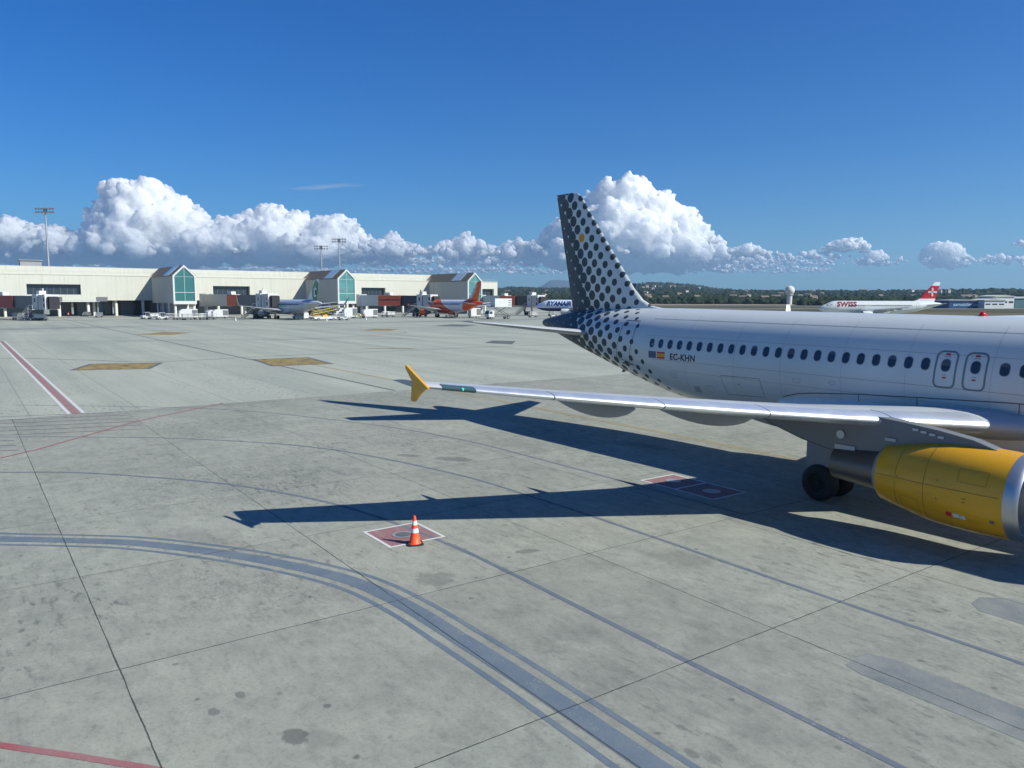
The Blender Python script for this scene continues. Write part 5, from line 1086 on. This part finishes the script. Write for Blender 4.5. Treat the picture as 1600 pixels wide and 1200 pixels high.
# houses among the trees
wallm = [mat('whitewashed_wall', (.72, .70, .64), .9), mat('ochre_wall', (.46, .38, .27), .9), mat('grey_stone_wall', (.36, .34, .30), .9)]; rt = mat('clay_tile_roof', (.20, .14, .10), .9); pr_ = []
for k in range(9):
    mm = wallm[(0, 0, 1, 0, 2, 0, 1, 0, 2)[k]]; w_, d_, h_ = random.uniform(7, 12), random.uniform(6, 10), random.choice((3.6, 6.4, 6.4)); t = empty('farmhouse'); b = MB(); b.b2((-w_/2, -d_/2, -2), (w_/2, d_/2, h_)); b.build('wall', mm, t)
    b = MB(); b.prism([(-d_/2-.4, h_), (d_/2+.4, h_), (0, h_+2)], -w_/2-.4, w_/2+.4, axes='yz'); b.build('roof', rt, t)
    b = MB()
    for i in range(3): b.b2((-w_/2+w_*(i+.5)/3-.5, -d_/2-.05, h_-2.2), (-w_/2+w_*(i+.5)/3+.5, -d_/2+.02, h_-.9))
    b.build('window', GLASS, t); pr_.append(t)
placed = []; HL = ['white house with a tiled roof among the trees on the hillside', 'ochre house with a tiled roof among the trees on the hillside', 'grey stone house with a tiled roof among the trees on the hillside']; tries = 0
spots = [(1013, 1030, 1), (1040, 1010, 1), (1060, 1400, 0), (1145, 1200, 0), (1194, 1010, 0), (1270, 1030, 0), (1162, 1050, 2), (1505, 1100, 0), (1480, 1900, 0)]+[(random.uniform(985, 1240), random.uniform(1050, 2900), 0) for _ in range(24)]+[(random.uniform(780, 985), random.uniform(1100, 2600), 0) for _ in range(8)]+[(random.uniform(1240, 1600), random.uniform(1100, 2600), 0) for _ in range(14)]
for i, (px, D, kk) in enumerate(spots):
    src = pr_[i % 9]; o = src if i < 9 else copy_tree(src); q = PX(px, 480, D); o.location = (q.x, D, hill_z(q.x, D)+1.0+D/900); o.rotation_euler.z = random.uniform(-.7, .7)
    ci = (0, 0, 1, 0, 2, 0, 1, 0, 2)[i % 9]; tag(o, HL[ci], 'house', ('white', 'ochre', 'grey')[ci]+' houses scattered on the wooded hillside')
# ------------------------------------------------------------------ clouds: banks of billowing puffs far beyond the mountain
def cloud_mat():
    n = N('cloud_vapour'); co = n.obj(); n.base((.82, .82, .82)); n.p.inputs['Roughness'].default_value = 1; n.p.inputs['Specular IOR Level'].default_value = 0
    n.p.inputs['Subsurface Weight'].default_value = 1.0; n.p.inputs['Subsurface Radius'].default_value = (1, 1, 1); n.p.inputs['Subsurface Scale'].default_value = 1300
    h = n.math('ADD', n.noise(co, .0016, 6, .62), n.math('MULTIPLY', n.noise(co, .006, 5, .7), .35)); n.bump(h, .7, 220)
    return n.m
CLOUD = cloud_mat(); CD = 26000.0
IV3, IF3 = ico(3)
def puffs(name, env, base, D=CD, dens=1.0, depth=3200, label=None, rmax=900, seed=0, lift=9, sq=.86):
    """env: (photo column, top row) outline read off the photograph; the puffs fill the real volume below it at distance D"""
    rg = random.Random(seed); k = D/CAM_F; ex = [e[0] for e in env]; ey = [e[1] for e in env]; pts = []; rad = []
    def top(x): return min(lerp(x, ex, ey)+lift, base-1)
    x = ex[0]
    while x < ex[-1]:
        H = base-top(x)
        if H > 2:
            for lv in range(max(1, int(H/9*dens))+1):
                y = top(x)+ (H)*rg.random()**1.3; r = min(rmax/k, max(3.0, min(H*.38, (y-top(x))*.7+5))); yy = max(y, top(x)+r*.92); q = PX(x+rg.uniform(-4, 4), yy, D); dd = rg.uniform(-1, 1)*depth*(.35+.65*(yy-top(x))/max(H, 1))
                pts.append((q.x*(1+dd/D), D+dd, q.z)); rad.append(r*k*rg.uniform(.8, 1.1))
        x += max(2.2, 3.4/dens)
    P = list(zip(pts, rad)); out = list(P); lo = PX(800, base, D).z
    for (p, r) in P:      # cauliflower: smaller puffs on the surfaces of the larger ones
        for _ in range(9 if r > 150 else 4):
            a = rg.uniform(0, 6.283); u = rg.uniform(-.35, 1); c = math.sqrt(1-u*u); r2 = r*rg.uniform(.26, .5); d = (math.cos(a)*c, math.sin(a)*c, u)
            if d[1] > .55: continue
            c2 = (p[0]+d[0]*r*.86, p[1]+d[1]*r*.86, p[2]+d[2]*r*.86); out.append((c2, r2))
            if r > 180:
                for _ in range(3):
                    a = rg.uniform(0, 6.283); u = rg.uniform(-.2, 1); c = math.sqrt(1-u*u); r3 = r2*rg.uniform(.3, .5); out.append(((c2[0]+math.cos(a)*c*r2*.88, c2[1]+math.sin(a)*c*r2*.88, c2[2]+u*r2*.88), r3))
    out = [(p, r) for p, r in out if p[2]-r*.5 > lo-120]
    o = clump_mesh(name, [p for p, r in out], [r for p, r in out], CLOUD, squash=sq, rough=.05, smooth=True)
    rm = o.modifiers.new('remesh', 'REMESH'); rm.mode = 'VOXEL'; rm.voxel_size = 34*D/26000; rm.use_smooth_shade = True
    for nm, sz, st, dp in (('billow', 620, 260, 3), ('puff', 190, 120, 2)):
        tx = bpy.data.textures.new(nm, 'CLOUDS'); tx.noise_scale = sz*D/26000; tx.noise_depth = dp; tx.noise_basis = 'VORONOI_F1'; tx.noise_type = 'SOFT_NOISE'
        dm = o.modifiers.new(nm, 'DISPLACE'); dm.texture = tx; dm.texture_coords = 'LOCAL'; dm.strength = -st*D/26000; dm.mid_level = .45
    tag(o, label, kind='structure'); return o
puffs('clouds', [(-260, 350), (-180, 330), (-90, 345), (-40, 338), (0, 333), (60, 347), (125, 356), (150, 345), (180, 303), (200, 287), (225, 283), (250, 292), (275, 307), (300, 331), (335, 340), (400, 326), (420, 320), (450, 327), (490, 341), (520, 329), (548, 341), (578, 369), (600, 364), (615, 358), (640, 374), (662, 381), (700, 370), (730, 359), (760, 376), (790, 376), (812, 368), (850, 376), (880, 392)], 404, seed=1)
puffs('clouds', [(856, 372), (872, 338), (890, 345), (915, 320), (930, 306), (950, 290), (976, 284), (1000, 290), (1020, 303), (1048, 315), (1060, 322), (1082, 342), (1100, 358), (1118, 368), (1132, 386), (1160, 378), (1175, 376), (1200, 389), (1235, 393), (1262, 388), (1300, 391), (1340, 398), (1390, 404)], 408, seed=2, lift=7)
puffs('clouds', [(1278, 386), (1296, 376), (1315, 369), (1335, 368), (1352, 374), (1360, 385)], 391, D=24000, seed=3, lift=2, depth=900)
puffs('clouds', [(1338, 402), (1365, 390), (1378, 392), (1390, 408)], 413, D=24000, seed=4, lift=2, depth=700); puffs('clouds', [(1398, 404), (1408, 399), (1415, 406)], 412, D=24000, seed=5, lift=2, depth=500)
puffs('clouds', [(1440, 390), (1455, 382), (1480, 374), (1496, 382), (1500, 388), (1520, 402), (1545, 396), (1572, 396), (1590, 398), (1640, 392), (1700, 396)], 411, D=24000, seed=6, lift=2, depth=900)
puffs('clouds', [(1586, 378), (1600, 371), (1640, 366), (1680, 378)], 386, D=24000, seed=7, lift=2, depth=500)
# far hazy stratus layers under the cumulus
puffs('clouds', [(-260, 400), (0, 402), (120, 399), (260, 403), (420, 400), (600, 403), (800, 400), (900, 402), (1080, 399), (1180, 401), (1300, 409)], 415, D=36000, seed=8, depth=2500, dens=1.6, lift=0, sq=.38)
puffs('clouds', [(930, 412), (1000, 408), (1100, 411), (1200, 414), (1300, 419)], 425, D=40000, seed=9, depth=2500, dens=1.6, lift=0, sq=.35); puffs('clouds', [(-260, 416), (60, 418), (300, 416), (600, 419), (800, 418), (900, 421)], 428, D=42000, seed=10, depth=2500, dens=1.6, lift=0, sq=.35)
# thin high wisp: a horizontal veil of ice cloud
n = N('wisp_vapour'); co = n.obj(); X_, Y_, _z = n.sep(co); e_ = n.math('SQRT', n.math('ADD', n.math('POWER', n.math('DIVIDE', X_, 1500), 2), n.math('POWER', n.math('DIVIDE', Y_, 620), 2)))
al = n.math('MULTIPLY', n.step(n.math('ADD', e_, n.math('MULTIPLY', n.math('SUBTRACT', n.noise(n.scale(co, (.0006, .004, 1)), 1.0, 6, .7), .5), 1.4)), 1.0, .2), .30); n.base((.74, .74, .74)); n.set(n.p.inputs['Alpha'], al); n.p.inputs['Roughness'].default_value = 1
q = PX(507, 292, 26000); b = MB(); b.loft([[(x, y, 60*math.sin(x/600)) for x in [-1700+3400*i/20 for i in range(21)]] for y in (-750, -250, 250, 750)], closed=False, caps=False); o = b.build('clouds', n.m, smooth=True); o.location = q; tag(o, kind='structure')
# ------------------------------------------------------------------ air
hz = MB(); hz.b2((-15800, -15800, -8), (15800, 15900, 760)); h = hz.build('haze', [bpy.data.materials.new('haze_air')]); hm = h.data.materials[0]; hm.use_nodes = True; ht = hm.node_tree; ht.nodes.clear()
pv = ht.nodes.new('ShaderNodeVolumePrincipled'); pv.inputs['Color'].default_value = (.45, .72, 1, 1); pv.inputs['Density'].default_value = 8.5e-5; pv.inputs['Anisotropy'].default_value = .2
ho = ht.nodes.new('ShaderNodeOutputMaterial'); ht.links.new(pv.outputs[0], ho.inputs['Volume']); tag(h, kind='stuff')
